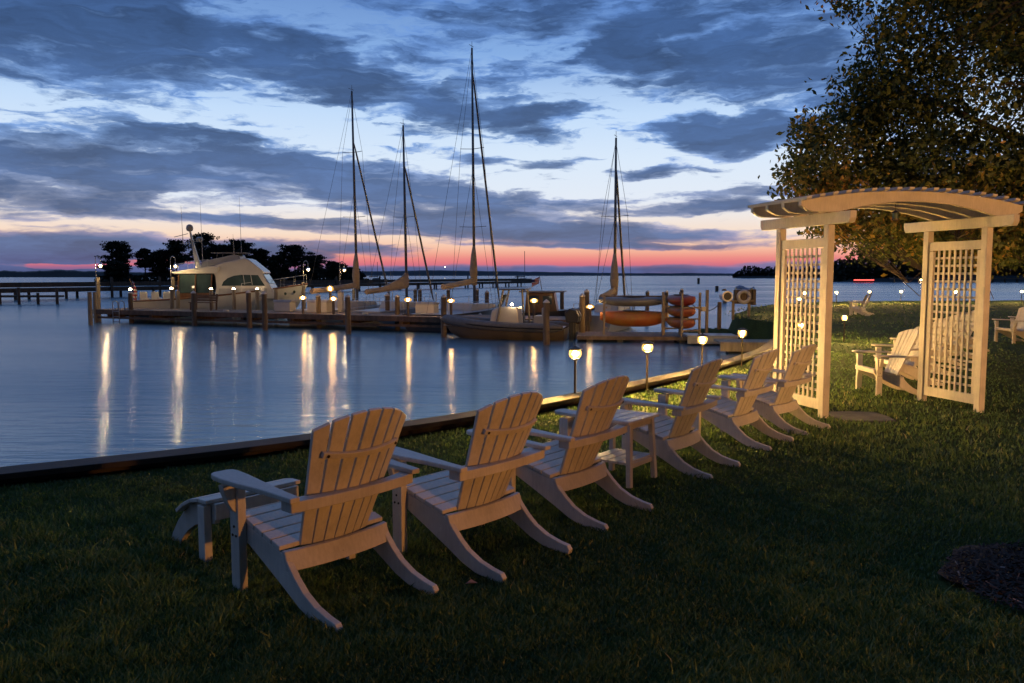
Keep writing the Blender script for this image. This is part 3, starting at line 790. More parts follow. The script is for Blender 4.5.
for k in range(26):
    z0 = random.uniform(1.7, 7.8); a = 2*PI*(k*.381966+.1)
    q = base+Vector((-.12, .08, z0))
    up = random.uniform(.05, .75) if z0 > 2.4 else random.uniform(-.08, .25); L = random.uniform(3.2, 6.2)*(1-.05*max(0, z0-4))
    path = [q]; d = Vector((math.cos(a), math.sin(a), up)).normalized()
    for i in range(6):
        d = (d+Vector((random.uniform(-.22, .22), random.uniform(-.22, .22), random.uniform(-.20, .10)))).normalized()
        nx = path[-1]+d*L/6
        if outside(nx): d = Vector((d.x*.2+.1, d.y+.3, d.z+.3)).normalized(); nx = path[-1]+d*L/9
        nx.z = max(nx.z, 2.15); path.append(nx)
    limbs.append(path); tk.tube(path, [.085*(1-i/7.2)+.008 for i in range(7)], 7)
    for i in range(2, 7):
        for _ in range(2):
            dd = (d+Vector((random.uniform(-1, 1), random.uniform(-1, 1), random.uniform(-.5, .7)))).normalized()
            p = path[i]; sub = [p]
            for q_ in range(3):
                dd = (dd+Vector((random.uniform(-.3, .3), random.uniform(-.3, .3), random.uniform(-.3, .2)))).normalized(); sub.append(sub[-1]+dd*(.10 if outside(sub[-1]+dd*.42) else .42))
            limbs.append(sub); tk.tube(sub, [.022, .016, .010, .005], 5)
nodes = np.array([p for L in limbs for p in L[1:]])
# clusters hang round the branch tips plus a fill inside the crown
cl_ = []
for p in nodes:
    for _ in range(2):
        cl_.append(np.array(p)+rng.normal(0, .30, 3))
u = rng.normal(0, 1, (3000, 3)); u /= np.linalg.norm(u, axis=1)[:, None]; u = cen+u*rad*(rng.uniform(.45, 1.0, (3000, 1)))
gapn = vnoise(u[:, 0]+u[:, 2]*.7, u[:, 1]-u[:, 2]*.9, .8, 9)
u = u[(gapn > .33) & (u[:, 2] > 1.9+.5*vnoise(u[:, 0], u[:, 1], .9, 4))]
cl_ = np.concatenate([np.array(cl_), u])
e = ((cl_-cen)/rad); rr = np.linalg.norm(e, axis=1)
cl_ = cl_[(rr < 1.06+.22*(vnoise(cl_[:, 0]*1.3, cl_[:, 2]*1.3+cl_[:, 1], .9, 6)-.5)) & (cl_[:, 2] > 1.85)]
lowc = np.stack([rng.uniform(6.0, 13, 1100), rng.uniform(14.2, 18.5, 1100), 1.95+rng.beta(1.2, 1.6, 1100)*2.6], 1)
cl_ = np.concatenate([cl_, lowc[vnoise(lowc[:, 0]+lowc[:, 2], lowc[:, 1], .9, 12) > .33]])
ZK, XK = [1.8, 2.3, 3.05, 3.4, 4.5, 4.8, 5.45, 6.2, 6.7, 9], [6.6, 6.25, 5.2, 5.25, 5.5, 5.8, 6.15, 6.75, 7.2, 7.6]
zf = rng.uniform(2.1, 8.5, 1500); yf = rng.uniform(14.2, 17.4, 1500)
xf = (np.interp(zf, ZK, XK)+rng.beta(1.1, 1.8, 1500)*3.0)*yf/15.5
fr_ = np.stack([xf, yf, zf], 1); cl_ = np.concatenate([cl_, fr_[vnoise(zf*1.0+xf*.5, yf, .95, 21) > .42]])
xm = np.interp(cl_[:, 2], ZK, XK)+(vnoise(cl_[:, 2]*1.6, cl_[:, 1]*.6, 1.0, 15)-.4)*1.3
cl_ = cl_[cl_[:, 0]/cl_[:, 1]*15.5 > xm]
hole = vnoise(cl_[:, 0]*1.0-cl_[:, 1]*.35, cl_[:, 2]*1.25, .75, 31); hol2 = vnoise(cl_[:, 0]-cl_[:, 1]*.3, cl_[:, 2], 1.7, 32)
bias = np.clip((cl_[:, 0]/cl_[:, 1]*15.5-6)/6, 0, 1)*.07
cl_ = cl_[(hole*.62+hol2*.38+bias > .478) | (cl_[:, 2] < 2.6)]
zf = rng.uniform(2.35, 4.7, 420); yf = rng.uniform(14.6, 17.0, 420)
xf = (np.interp(zf, ZK, XK)+.05+rng.beta(1.0, 1.6, 420)*2.4)*yf/15.5
fr2 = np.stack([xf, yf, zf], 1); cl_ = np.concatenate([cl_, fr2[vnoise(zf*1.3+xf*.6, yf*1.2, 1.15, 51) > .44]])
print('clusters', len(cl_))
stray = [Vector((7.4, 15.6, 7.5)), Vector((6.9, 15.5, 7.1)), Vector((6.4, 15.5, 6.85)), Vector((5.95, 15.4, 6.72))]
tk.tube(stray, [.03, .022, .014, .006], 5); tk.tube([stray[0], Vector((8.6, 15.8, 7.4)), Vector((10.2, 16.3, 6.6)), Vector((12.2, 17.2, 5.6))], [.03, .05, .07, .09], 6)
cl_ = np.concatenate([cl_, np.array([list(stray[i].lerp(stray[i+1], q))+rng.normal(0, .10, 3) for i in range(3) for q in (.1, .3, .5, .7, .9)]+[[6.6, 15.5, 6.55], [6.3, 15.5, 6.6]])])
# a twig from each cluster to the nearest branch point
tw = MB()
for p in cl_[::2]:
    dd = np.linalg.norm(nodes-p, axis=1); q = nodes[np.argmin(dd)]
    if dd.min() < 2.2: tw.tube([q, (q+p)/2+rng.normal(0, .06, 3), p], [.009, .006, .003], 4, False)
tk.build('trunk', M['skirt'], tree, smooth=True); tw.build('twigs', M['skirt'], tree)
k = 30; cc = np.repeat(cl_, k, 0)+rng.normal(0, 1, (len(cl_)*k, 3))*np.array([.20, .20, .14])
nl = len(cc); V, Fq = leaf_quads(cc, .064, nl, .5)
autumn_lit = np.clip(vnoise(cl_[:, 0], cl_[:, 2]+cl_[:, 1]*.5, .8, 41)*.75+rng.normal(0, .12, len(cl_)), 0, 1)  # share of turning and lamplit orange per cluster
tn = np.clip(np.repeat(autumn_lit, k)+rng.normal(.05, .15, nl), 0, 1)
np_mesh('crown', M['leaf'], V, Fq, np.repeat(tn, 4), tree)
print('leaves', nl)

# ------------------------------------------------------------------ dock frame
DA = np.array([X(92, 47.6), 47.6]); DBv = np.array([X(566, 36.4), 36.4])
DU = (DBv-DA)/np.linalg.norm(DBv-DA); DN = np.array([-DU[1], DU[0]]); DL = float(np.linalg.norm(DBv-DA))
DANG = math.atan2(DU[1], DU[0]); DECK = -.42
def dpos(px, off=0.0):
    k = (px-512)/F; o = DA+DN*off
    s = (k*o[1]-o[0])/(DU[0]-k*DU[1]); p = o+DU*s; return float(p[0]), float(p[1])
dock = thing('dock', 'long brown timber dock on pilings across the harbour', 'dock', (DA[0], DA[1], 0), DANG)
b = MB(); nb = int(DL/.15)
for i in range(nb): b.box((i*.15+.075, 1.5, DECK-.02+random.uniform(-.003, .003)), (.142, 3.0, .04))
b.build('deck', M['deck'], dock)
b = MB(); b.box((DL/2, -.03, DECK-.13), (DL, .06, .26)); b.build('fascia', M['fascia'], dock)
b = MB(); b.box((DL/2, .05, DECK-.46), (DL, .09, .12)); b.box((DL/2, 2.95, DECK-.2), (DL, .09, .3)); b.build('stringer', M['fascia'], dock)
for i in range(9):
    b = MB(); b.box((1.2+i*DL/9, 1.5, DECK-.35), (.2, 2.8, .25)); b.build('cross_beam', M['fascia'], dock)
# kerb rail on the seaward end and a swim ladder
b = MB()
for xx in (1.75, 2.25): b.tube([(xx, -.07, WZ-.3), (xx, -.07, DECK+.45), (xx, .1, DECK+.55), (xx, .3, DECK+.45), (xx, .32, DECK)], .025, 8)
for zz in (-1.1, -.8, -.5): b.tube([(1.75, -.07, zz), (2.25, -.07, zz)], .02, 6)
b.build('swim_ladder', M['steel'], dock, smooth=True)

# pilings
def make_piling(name, m, cone, r=.135):
    root = thing(name, '', 'piling')
    H = 2.0; prof = []
    b = MB(); path = []; rs = []
    for i in range(9):
        q = i/8; path.append((random.uniform(-.008, .008), random.uniform(-.008, .008), -.8+q*(H+.8))); rs.append(r*(1.08-.16*q)*random.uniform(.98, 1.02))
    b.tube(path, rs, 12); b.build('shaft', m, root, smooth=True, auto=50)
    if cone:
        b = MB(); b.lathe([(r*1.03, H-.02), (r*1.05, H+.02), (r*.5, H+.10), (.01, H+.15)], 12); b.build('cap', M['cap'], root)
    return root
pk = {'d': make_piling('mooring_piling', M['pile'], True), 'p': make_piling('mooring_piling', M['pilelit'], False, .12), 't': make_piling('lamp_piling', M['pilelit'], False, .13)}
first = dict.fromkeys(pk, True)
PILES = [
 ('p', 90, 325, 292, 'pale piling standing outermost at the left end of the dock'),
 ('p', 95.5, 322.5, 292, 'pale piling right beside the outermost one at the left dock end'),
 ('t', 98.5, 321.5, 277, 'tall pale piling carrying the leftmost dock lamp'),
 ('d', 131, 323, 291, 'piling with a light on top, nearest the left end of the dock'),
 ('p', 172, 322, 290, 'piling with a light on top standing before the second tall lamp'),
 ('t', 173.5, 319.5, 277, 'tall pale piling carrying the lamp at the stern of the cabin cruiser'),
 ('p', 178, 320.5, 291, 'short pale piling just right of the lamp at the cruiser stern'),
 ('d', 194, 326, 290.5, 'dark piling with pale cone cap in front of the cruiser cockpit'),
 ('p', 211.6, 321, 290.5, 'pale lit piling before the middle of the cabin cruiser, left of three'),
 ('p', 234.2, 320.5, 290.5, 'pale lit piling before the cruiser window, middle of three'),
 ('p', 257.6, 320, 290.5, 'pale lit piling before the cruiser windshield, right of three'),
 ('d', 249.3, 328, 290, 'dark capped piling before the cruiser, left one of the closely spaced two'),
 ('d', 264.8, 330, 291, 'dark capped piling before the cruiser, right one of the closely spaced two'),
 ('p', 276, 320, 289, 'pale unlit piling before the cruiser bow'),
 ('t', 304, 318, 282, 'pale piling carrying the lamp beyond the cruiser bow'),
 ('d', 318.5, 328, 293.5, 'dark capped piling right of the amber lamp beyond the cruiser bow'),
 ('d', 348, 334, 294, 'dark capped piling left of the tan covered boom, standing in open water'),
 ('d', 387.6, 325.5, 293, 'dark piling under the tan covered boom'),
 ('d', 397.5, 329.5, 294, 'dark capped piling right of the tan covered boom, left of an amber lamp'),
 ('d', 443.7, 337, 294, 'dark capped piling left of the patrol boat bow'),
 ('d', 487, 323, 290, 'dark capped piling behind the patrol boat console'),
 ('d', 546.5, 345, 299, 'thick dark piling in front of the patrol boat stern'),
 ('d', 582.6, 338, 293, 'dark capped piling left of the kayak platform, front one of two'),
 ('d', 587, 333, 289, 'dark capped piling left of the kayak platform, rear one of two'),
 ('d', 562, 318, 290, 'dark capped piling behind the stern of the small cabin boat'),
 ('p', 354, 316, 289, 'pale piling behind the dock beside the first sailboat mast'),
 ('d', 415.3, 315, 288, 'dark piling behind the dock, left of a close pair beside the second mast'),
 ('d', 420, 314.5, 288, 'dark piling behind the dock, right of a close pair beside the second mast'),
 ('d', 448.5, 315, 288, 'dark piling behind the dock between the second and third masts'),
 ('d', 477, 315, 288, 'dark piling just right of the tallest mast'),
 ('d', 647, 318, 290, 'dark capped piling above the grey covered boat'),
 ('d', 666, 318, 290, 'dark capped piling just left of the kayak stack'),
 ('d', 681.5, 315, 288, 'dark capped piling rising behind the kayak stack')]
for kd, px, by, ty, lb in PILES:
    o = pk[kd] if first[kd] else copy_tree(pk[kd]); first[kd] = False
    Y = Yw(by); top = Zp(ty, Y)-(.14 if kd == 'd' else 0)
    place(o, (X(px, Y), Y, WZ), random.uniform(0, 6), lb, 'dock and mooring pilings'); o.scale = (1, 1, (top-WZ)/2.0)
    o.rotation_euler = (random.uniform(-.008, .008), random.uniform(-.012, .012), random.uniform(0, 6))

# lights on piling tops
def small_light(name, m, r, lab):
    root = thing(name, lab, 'dock light')
    b = MB(); b.lathe([(r*.9, 0), (r, .02), (r*.9, .05)], 12); b.build('base', M['bronze'], root)
    b = MB(); b.lathe([(r*.8, .052), (r*.85, .08), (r*.7, .115), (r*.25, .14)], 12); b.build('lamp_glass', m, root, smooth=True)
    return root
o0 = None
for px, by, ty, lb in [(131, 323, 291, 'small light on the piling nearest the left end of the dock'), (172, 322, 290, 'small light on the piling below the second tall lamp'),
                       (211.6, 321, 290.5, 'small light on the piling before the cruiser cockpit bulkhead'), (234.2, 320.5, 290.5, 'small light on the piling before the cruiser window'),
                       (257.6, 320, 290.5, 'small light on the piling before the cruiser windshield')]:
    o = small_light('piling_light', M['farlamp'], .10, lb) if o0 is None else copy_tree(o0); o0 = o0 or o
    Y = Yw(by); place(o, (X(px, Y), Y, Zp(ty, Y)+(.02)), 0, lb, 'lights on piling tops')
# low amber bollards
def make_bollard(lab):
    root = thing('dock_bollard_lamp', lab, 'dock lamp')
    b = MB(); b.tube([(0, 0, 0), (0, 0, .62)], .055, 10); b.build('post', M['pile'], root)
    b = MB(); b.lathe([(.07, .622), (.13, .65), (.155, .70), (.13, .75), (.08, .775)], 14); gl0 = b.build('lamp_glass', M['olamp'], root, smooth=True)
    b = MB(); b.lathe([(.01, .655), (.05, .67), (.062, .70), (.05, .73), (.01, .742)], 10); b.build('bulb', M['obulb'], gl0, smooth=True)
    b = MB(); b.lathe([(.08, .778), (.11, .782), (.06, .82), (.02, .84)], 12); b.build('cap', M['bronze'], root)
    return root
o0 = None
for px, ty, off, lb in [(303, 298, .35, 'amber dock lamp below the lamp post beyond the cruiser bow'), (333.5, 299, .35, 'amber dock lamp left of the first sailboat mast, near edge of the dock'),
                        (330.5, 289, 2.8, 'smaller amber lamp on the far dock edge left of the first mast'), (408, 300, .35, 'amber dock lamp at the foot of the second mast'),
                        (451, 301, .35, 'amber dock lamp between the second and third masts'), (534, 301, .4, 'amber dock lamp behind the patrol boat stern'),
                        (590, 307, -1.0, 'amber dock lamp left of the kayak platform on its own post')]:
    o = make_bollard(lb) if o0 is None else copy_tree(o0); o0 = o0 or o
    x, y = dpos(px, off); zt_ = Zp(ty, y)
    place(o, (x, y, DECK), 0, lb, 'amber lamps on the dock'); o.scale = (1.25, 1.25, (zt_-DECK)/.69)
# gooseneck lamps
def make_goose(lab, s=1):
    root = thing('dock_lamp_post', lab, 'lamp post')
    b = MB(); path = [(0, 0, 0), (0, 0, 2.6)]
    for a in np.linspace(PI, 0, 9): path.append((.24+.24*math.cos(a), 0, 2.62+.22*math.sin(a)))
    path.append((.48, 0, 2.50)); b.tube(path, .028, 8); b.build('pole', M['steel'], root, smooth=True)
    b = MB(); b.lathe([(.035, 2.52), (.06, 2.46), (.20, 2.37), (.215, 2.33), (.20, 2.335), (.055, 2.44)], 16, (.48, 0, 0)); b.build('lamp_shade', M['steel'], root)
    b = MB(); b.lathe([(.05, 2.42), (.17, 2.36), (.19, 2.29), (.13, 2.22), (.04, 2.19)], 14, (.48, 0, 0)); gl0 = b.build('lamp_glass', M['dlamp'], root, smooth=True)
    b = MB(); b.lathe([(.02, 2.38), (.075, 2.35), (.085, 2.30), (.05, 2.25), (.02, 2.24)], 12, (.48, 0, 0)); b.build('bulb', M['dbulb'], gl0, smooth=True)
    return root
o0 = None
for px, Y, ty, rz, lb in [(98.8, 48.2, 265, 0, 'gooseneck dock lamp at the far left end of the dock'), (173.2, 49.6, 265.5, 0, 'gooseneck dock lamp at the stern of the cabin cruiser'),
                          (305, 51.5, 269, 0, 'gooseneck dock lamp just beyond the cruiser bow'), (341, 52.5, 269.5, 0, 'gooseneck dock lamp closest to the first sailboat mast')]:
    o = make_goose(lb) if o0 is None else copy_tree(o0); o0 = o0 or o
    zt_ = Zp(ty, Y); place(o, (X(px, Y), Y-.17, DECK), rz, lb, 'gooseneck lamps on the dock'); o.scale = (.62, .62, (zt_-DECK)/2.34)

# ------------------------------------------------------------------ boats
def hull_secs(L, B, fb_a, fb_b, draft, n=15, flare=.12, tumble=1.0, xr=0):
    secs = []
    for i in range(n):
        q = i/(n-1); x = q*L
        bm = B/2*(1-max(0, (q-.35)/.65)**2.4)*(.86+.14*min(1, q/.3))
        bm = max(bm, .02); sheer = lerp(fb_a, fb_b, q**1.7)
        kz = -draft*(1-max(0, (q-.55)/.45)**2)+max(0, (q-.8)/.2)**2*sheer*.45
        xo = lambda z: x-(.0 if q < .6 else (q-.6)/.4*max(0, (sheer-z))/max(sheer+draft, .1)*L*.12)
        pr = [(0, kz), (bm*.55, kz+.28*(0-kz)), (bm*(1-flare), lerp(kz, sheer, .45)), (bm*.97, lerp(kz, sheer, .75)), (bm, sheer)]
        secs.append([(xo(z), -yy, z) for yy, z in pr[::-1]]+[(xo(z), yy, z) for yy, z in pr[1:]])
    return secs
def hull(L, B, fa, fb, dr, **k):
    secs = hull_secs(L, B, fa, fb, dr, **k); m = MB(); m.loft(secs); m.add(secs[0], [tuple(range(len(secs[0])))])
    return m, secs
def deck_of(secs, dz=-.03, i0=0, i1=None):
    m = MB(); rows = [[(s[0][0], s[0][1]*.97, s[0][2]+dz), (s[0][0], 0, s[0][2]+dz+.04), (s[-1][0], s[-1][1]*.97, s[-1][2]+dz)] for s in secs[i0:i1]]
    m.loft(rows); return m

# cabin cruiser
cx, cy = X(136, 51.2), 51.2
yt = thing('cabin_cruiser', 'large white cabin cruiser with radar mast and arched side window', 'motor yacht', (cx, cy, WZ), R(7))
yt.scale = (.93, .93, 1.05)
hm, hs = hull(11.6, 3.5, 1.15, 2.15, .6); hm.build('hull', M['gel'], yt, smooth=True, auto=60)
deck_of(hs, -.03, 5).build('foredeck', M['gel'], yt)
deck_of([[ (p[0], p[1], .75) for p in s] for s in hs], 0, 0, 7).build('cockpit_floor', M['teak'], yt)
b = MB()
for s in (-1, 1): b.tube([(q[0 if s < 0 else -1][0], q[0 if s < 0 else -1][1], q[0][2]) for q in hs], .05, 8)
b.build('rub_rail', M['teak'], yt)
W2 = 1.28
b = MB(); prof = [(5.50, 1.25), (5.66, 2.0), (5.62, 2.6), (5.40, 2.98), (5.20, 3.12), (6.1, 3.42), (7.60, 3.70), (7.85, 3.62), (8.80, 2.92), (8.86, 2.80), (8.70, 2.78), (9.18, 2.10), (9.52, 1.62), (9.52, 1.25)]
b.prism(prof, -W2, W2, 'xz'); cab = b.build('cabin', M['gel'], yt, bevel=.05)
wp = [(6.00, 2.02), (6.12, 2.28), (6.4, 2.50), (6.85, 2.66), (7.35, 2.72), (8.45, 2.70), (8.62, 2.45), (8.90, 2.02)]
for s in (-1, 1):
    a, c = (-W2-.012, -W2-.002) if s < 0 else (W2+.002, W2+.012)
    b = MB(); b.prism(wp, a, c, 'xz'); wo = b.build('side_window', M['glass'], yt)
    fo = MB(); ff = -W2-.022 if s < 0 else W2+.013
    loop = [(p[0], ff, p[1]) for p in wp]+[(wp[0][0], ff, wp[0][1])]
    fo.tube(loop, .022, 6); fo.beam((7.55, ff, 2.1), (7.45, ff, 2.77), .03, .03); fo.beam((8.05, ff, 2.1), (7.95, ff, 2.77), .03, .03)
    fo.build('window_frame', M['gel'], wo)
b = MB(); b.add([(8.72, -1.1, 2.74), (8.72, 1.1, 2.74), (9.14, 1.15, 2.14), (9.14, -1.15, 2.14)], [(0, 1, 2, 3)], Matrix.Translation((.03, 0, .03))); b.build('windshield', M['glass'], yt)
b = MB(); b.prism([(2.75, 2.86), (3.0, 2.74), (5.8, 2.78), (5.95, 3.2), (5.4, 3.22), (4.0, 3.05)], -1.45, 1.45, 'xz'); b.build('hardtop', M['gel'], yt, bevel=.05)
for s in (-1, 1):
    b = MB()
    for xx in (3.25, 4.35, 5.40): b.beam((xx-.12, s*1.27, 1.2), (xx, s*1.27, 2.75), .09, .07, (1, 0, 0))
    b.box((4.35, s*1.27, 1.42), (2.2, .06, .34)); b.build('aft_frame', M['teak'], yt)
for s in (-1, 1):
    b = MB(); b.box((3.80, s*1.27, 2.17), (.95, .02, 1.10)); b.box((4.88, s*1.27, 2.17), (.93, .02, 1.10)); b.build('aft_window', M['glass'], yt)
b = MB(); b.box((3.25, 0, 2.0), (.03, 2.4, 1.4)); b.build('aft_curtain', M['glass'], yt)
b = MB(); b.prism([(4.6, 3.12), (7.25, 3.55), (7.2, 3.85), (6.8, 3.92), (4.7, 3.5)], -1.0, 1.0, 'xz'); b.build('flybridge', M['gelgrey'], yt, bevel=.05)
for s in (-1, 1):
    b = MB(); b.prism([(5.75, 1.35), (9.05, 1.35), (9.0, 1.88), (5.85, 1.88)], s*(W2+.002) if s > 0 else s*(W2+.014), s*(W2+.014) if s > 0 else s*(W2+.002), 'xz'); b.build('side_panel', M['gelgrey'], yt)
b = MB(); b.add([(7.2, -.95, 3.80), (7.2, .95, 3.80), (6.95, .9, 4.06), (6.95, -.9, 4.06)], [(0, 1, 2, 3)]); b.build('fly_windscreen', M['glass'], yt)
b = MB()
for yy in (-1.2, 1.2): b.tube([(3.2, yy, 3.35), (4.5, yy, 3.55), (5.2, yy, 3.6)], .018, 6); [b.tube([(xx, yy, 3.0), (xx, yy, 3.4+.12*(xx-3.2))], .014, 5) for xx in (3.2, 4.2, 5.1)]
b.build('roof_rail', M['steel'], yt)
b = MB(); b.box((6.45, 0, 4.02), (2.3, 1.9, .06))
for xx in (5.6, 7.0):
    for s in (-.8, .8): b.tube([(xx, s, 3.5), (xx+.1, s, 4.0)], .025, 6)
b.build('bimini', M['greycanvas'], yt)
b = MB(); b.prism([(4.05, 3.05), (4.45, 3.05), (3.95, 4.7), (3.80, 5.35), (3.70, 5.35)], -.1, .1, 'xz'); b.build('radar_mast', M['gel'], yt, bevel=.03)
b = MB(); b.lathe([(.05, 5.32), (.20, 5.38), (.24, 5.52), (.20, 5.68), (.08, 5.76)], 16, (3.72, 0, 0)); b.build('radar_dome', M['gelgrey'], yt, smooth=True)
b = MB(); b.box((4.15, 0, 4.72), (.55, .1, .06)); b.lathe([(.2, 4.76), (.24, 4.82), (.22, 4.95), (.1, 5.0)], 14, (4.35, 0, 0)); b.build('satellite_dome', M['gelgrey'], yt, smooth=True, auto=40)
for q in (((2.95, .3, 4.6), (4.1, 0, 4.6)), ((2.6, .3, 5.0), (3.6, .0, 5.2))):
    b = MB(); b.tube(q, .02, 6); b.build('antenna_arm', M['gel'], yt)
for p in ((3.2, .2, 4.6, 6.9), (4.6, -.3, 3.2, 7.2), (6.85, -.95, 3.5, 5.15), (6.95, .9, 3.5, 7.6)):
    b = MB(); b.tube([(p[0], p[1], p[2]), (p[0]-.06, p[1], p[3])], [.022, .007], 6); b.build('antenna', M['gel'], yt)
b = MB()
for s in (-1, 1):
    pth = [(q[0 if s < 0 else -1][0]-.1, q[0 if s < 0 else -1][1]*.94, q[0][2]+.55) for q in hs[9:]]
    b.tube(pth, .016, 6)
    for i, p in enumerate(pth): b.tube([p, (p[0], p[1], p[2]-.56)], .012, 5)
b.build('bow_rail', M['steel'], yt)
for xx, zz in ((9.55, 1.62), (10.15, 1.72), (10.7, 1.83)):
    i = min(range(len(hs)), key=lambda k: abs(hs[k][0][0]-xx)); yb = hs[i][0][1]*.985
    b = MB(); b.tube([(xx, yb-.03, zz-.18), (xx, yb+.05, zz-.18)], .09, 12); b.build('porthole', M['glass'], yt)
b = MB()
for i in range(3): b.box((1.0+i*.75, -1.0, 1.05), (.55, .5, .55)); b.box((.9+i*.75, -1.18, 1.45), (.5, .12, .5))
b.build('cockpit_seat', M['gel'], yt, bevel=.05)
b = MB(); b.tube([(.1, 0, 1.1), (-.35, 0, 2.5)], .018, 6); fpole = b.build('flagpole', M['teak'], yt)
b = MB(); rows = []
for i in range(7):
    q = i/6; rows.append([(-.32+.30*(k/4)+.10+.04*math.sin(q*7+k*1.3), .07*math.sin(k*1.6+q*3), 2.4-q*1.05-k*.10) for k in range(5)])
b.loft(rows); b.build('flag', M['flag'], fpole, smooth=True)

# sailboats, bows away from the camera along the dock normal
def sailboat(label, mast_px, mast_top, Ym, L, hullm, cover, boom_len, lean, fore_top, fore_off, spreaders, wrap=False, boom_z=1.25, two_stay=False):
    x, y = X(mast_px, Ym), Ym; head = math.atan2(DN[1], DN[0])
    mx = L*.56
    r = thing('sailboat', label, 'sailboat', (x-DN[0]*mx, y-DN[1]*mx, WZ), head, 'sailboats berthed behind the dock')
    hm, hs = hull(L, L*.30, .85, 1.15, .4); hm.build('hull', hullm, r, smooth=True, auto=60)
    deck_of(hs).build('deck', M['gelgrey'], r)
    b = MB(); b.prism([(L*.33, .8), (L*.68, .95), (L*.64, 1.22), (L*.36, 1.30)], -L*.085, L*.085, 'xz'); b.build('cabin_trunk', M['gel'], r, bevel=.05)
    top = Zp(mast_top, Ym)-WZ
    MT = Vector((mx-lean, 0, top)); MBs = Vector((mx, 0, .9))
    b = MB(); b.tube([MBs, (MBs+MT)/2, MT], [.085, .08, .055], 8); ms = b.build('mast', M['alu'], r, smooth=True)
    for q in spreaders:
        b = MB(); p = MBs.lerp(MT, q); b.beam(p+Vector((-.12, -.85*(1.1-q*.4), .03)), p, .05, .025); b.beam(p, p+Vector((-.12, .85*(1.1-q*.4), .03)), .05, .025); b.build('spreader', M['alu'], ms)
    b = MB(); b.tube([MT, MT+Vector((0, 0, .35))], .012, 5); b.beam(MT+Vector((-.35, 0, .1)), MT+Vector((.2, 0, .1)), .02, .02); b.build('wind_vane', M['alu'], ms)
    b = MB(); bz = boom_z
    b.tube([(mx-.05, 0, bz+.9), (mx-boom_len, 0, bz+.62)], .055, 8); b.build('boom', M['alu'], r)
    if cover:
        m = MB(); secs = []
        for i in range(9):
            q = i/8; xx = mx+.05-q*boom_len*1.02; hh = lerp(.95 if not wrap else .30, .20, min(1, q*1.6)**.6); zz = bz+.86-q*.27
            secs.append([(xx, -.11, zz), (xx, -.14, zz+hh*.35), (xx, -.05, zz+hh), (xx, .05, zz+hh), (xx, .14, zz+hh*.35), (xx, .11, zz), (xx, 0, zz-.09)])
        m.loft(secs, close=True, cap=True); m.build('sail_cover', M['canvas'], r, smooth=True, auto=50)
    if wrap:
        b = MB(); b.tube([(mx-.02, 0, bz+.7), (mx-.12, 0, bz+1.5), (mx-.10, 0, bz+2.3), (mx-.06, 0, bz+2.9)], [.16, .24, .17, .08], 8); b.build('mast_sail_bag', M['canvas'], r, smooth=True)
    ft = MBs.lerp(MT, fore_top); fb_ = Vector((mx+fore_off, 0, 1.2))
    b = MB(); b.tube([ft, ft.lerp(fb_, .1), ft.lerp(fb_, .9), fb_], [.02, .055, .07, .04], 7); b.build('furled_jib', M['alu'], r)
    b = MB()
    b.tube([MT, (0.1, 0, .9)], .010, 4)
    for s in (-1, 1):
        for q in (.98, .55):
            p = MBs.lerp(MT, q); pm = MBs.lerp(MT, max(spreaders) if q > .6 and spreaders else .3)+Vector((-.12, s*.7, 0))
            if q > .6: b.tube([p, pm, (mx-.15, s*L*.135, .95)], .010, 4)
            else: b.tube([p, (mx-.45, s*L*.13, .95)], .010, 4)
    b.build('rigging', M['wire'], r)
    b = MB()
    for s in (0, -1):
        pth = [(q[s][0], q[s][1]*.95, q[s][2]+.55) for q in hs]; b.tube(pth, .010, 4)
        for q in pth[::2]: b.tube([q, (q[0], q[1], q[2]-.57)], .014, 5)
    b.build('lifeline', M['steel'], r)
    for s, k in ((0, 4), (-1, 4), (0, 8), (-1, 8)):
        q = hs[k][s]; b = MB(); yy_ = q[1]*1.06; b.lathe([(.03, -.62), (.11, -.52), (.12, -.2), (.10, -.08), (.02, 0)], 10, (q[0], yy_, q[2]-.05)); b.build('fender', M['gel'], r, smooth=True)
    return r
sailboat('pale hulled sailboat nearest the cabin cruiser with a long tan boom cover', 357.5, 92, 49.5, 9.6, M['gel'], True, 4.6, .24, .78, 3.9, (.42, .72), True)
sailboat('sailboat with a full tan sail cover over its boom, second mast', 407, 126, 48.0, 8.6, M['gelgrey'], True, 4.4, .22, .80, 3.4, (.5,))
sailboat('dark hulled sailboat with the tallest mast and wrapped tan sail', 474.6, 49, 45.5, 10.4, M['navy'], True, 3.9, .22, .93, 3.6, (.32, .62), True, 1.55)
s4 = sailboat('sailboat with a bunched pale sail behind the kayak platform', 614.5, 138, 43.0, 7.6, M['gelgrey'], True, 2.6, .05, .86, 2.3, (.55,), True, 1.05)

# rigid inflatable patrol boat, bow to the left
ry = 36.6
rb = thing('patrol_boat', 'grey inflatable patrol boat with white console and lower hull tinted for amber light', 'inflatable boat', (X(566, ry-1.4), ry-1.6, WZ), PI+DANG+R(10))
RL = 5.6
hm, hs = hull(RL, 1.75, .50, .80, .35); hm.build('hull', M['warmlithull'], rb, smooth=True, auto=60)
deck_of([[(p[0], p[1], .55) for p in s] for s in hs], 0).build('deck', M['gelgrey'], rb)
b = MB(); pth = []; rs = []
for s, rng_ in ((-1, range(0, 15)), (1, range(14, -1, -1))):
    for i in rng_:
        q = i/14; pth.append((q*RL*.98, s*(.98*(1-max(0, (q-.45)/.55)**2.6)), .55+.30*q**2.6)); rs.append(.20 if i > 0 else .10)
pth.insert(15, (RL*1.03, 0, .86)); rs.insert(15, .22)
b.tube(pth, rs, 12); b.build('inflatable_collar', M['rubber'], rb, smooth=True)
b = MB()
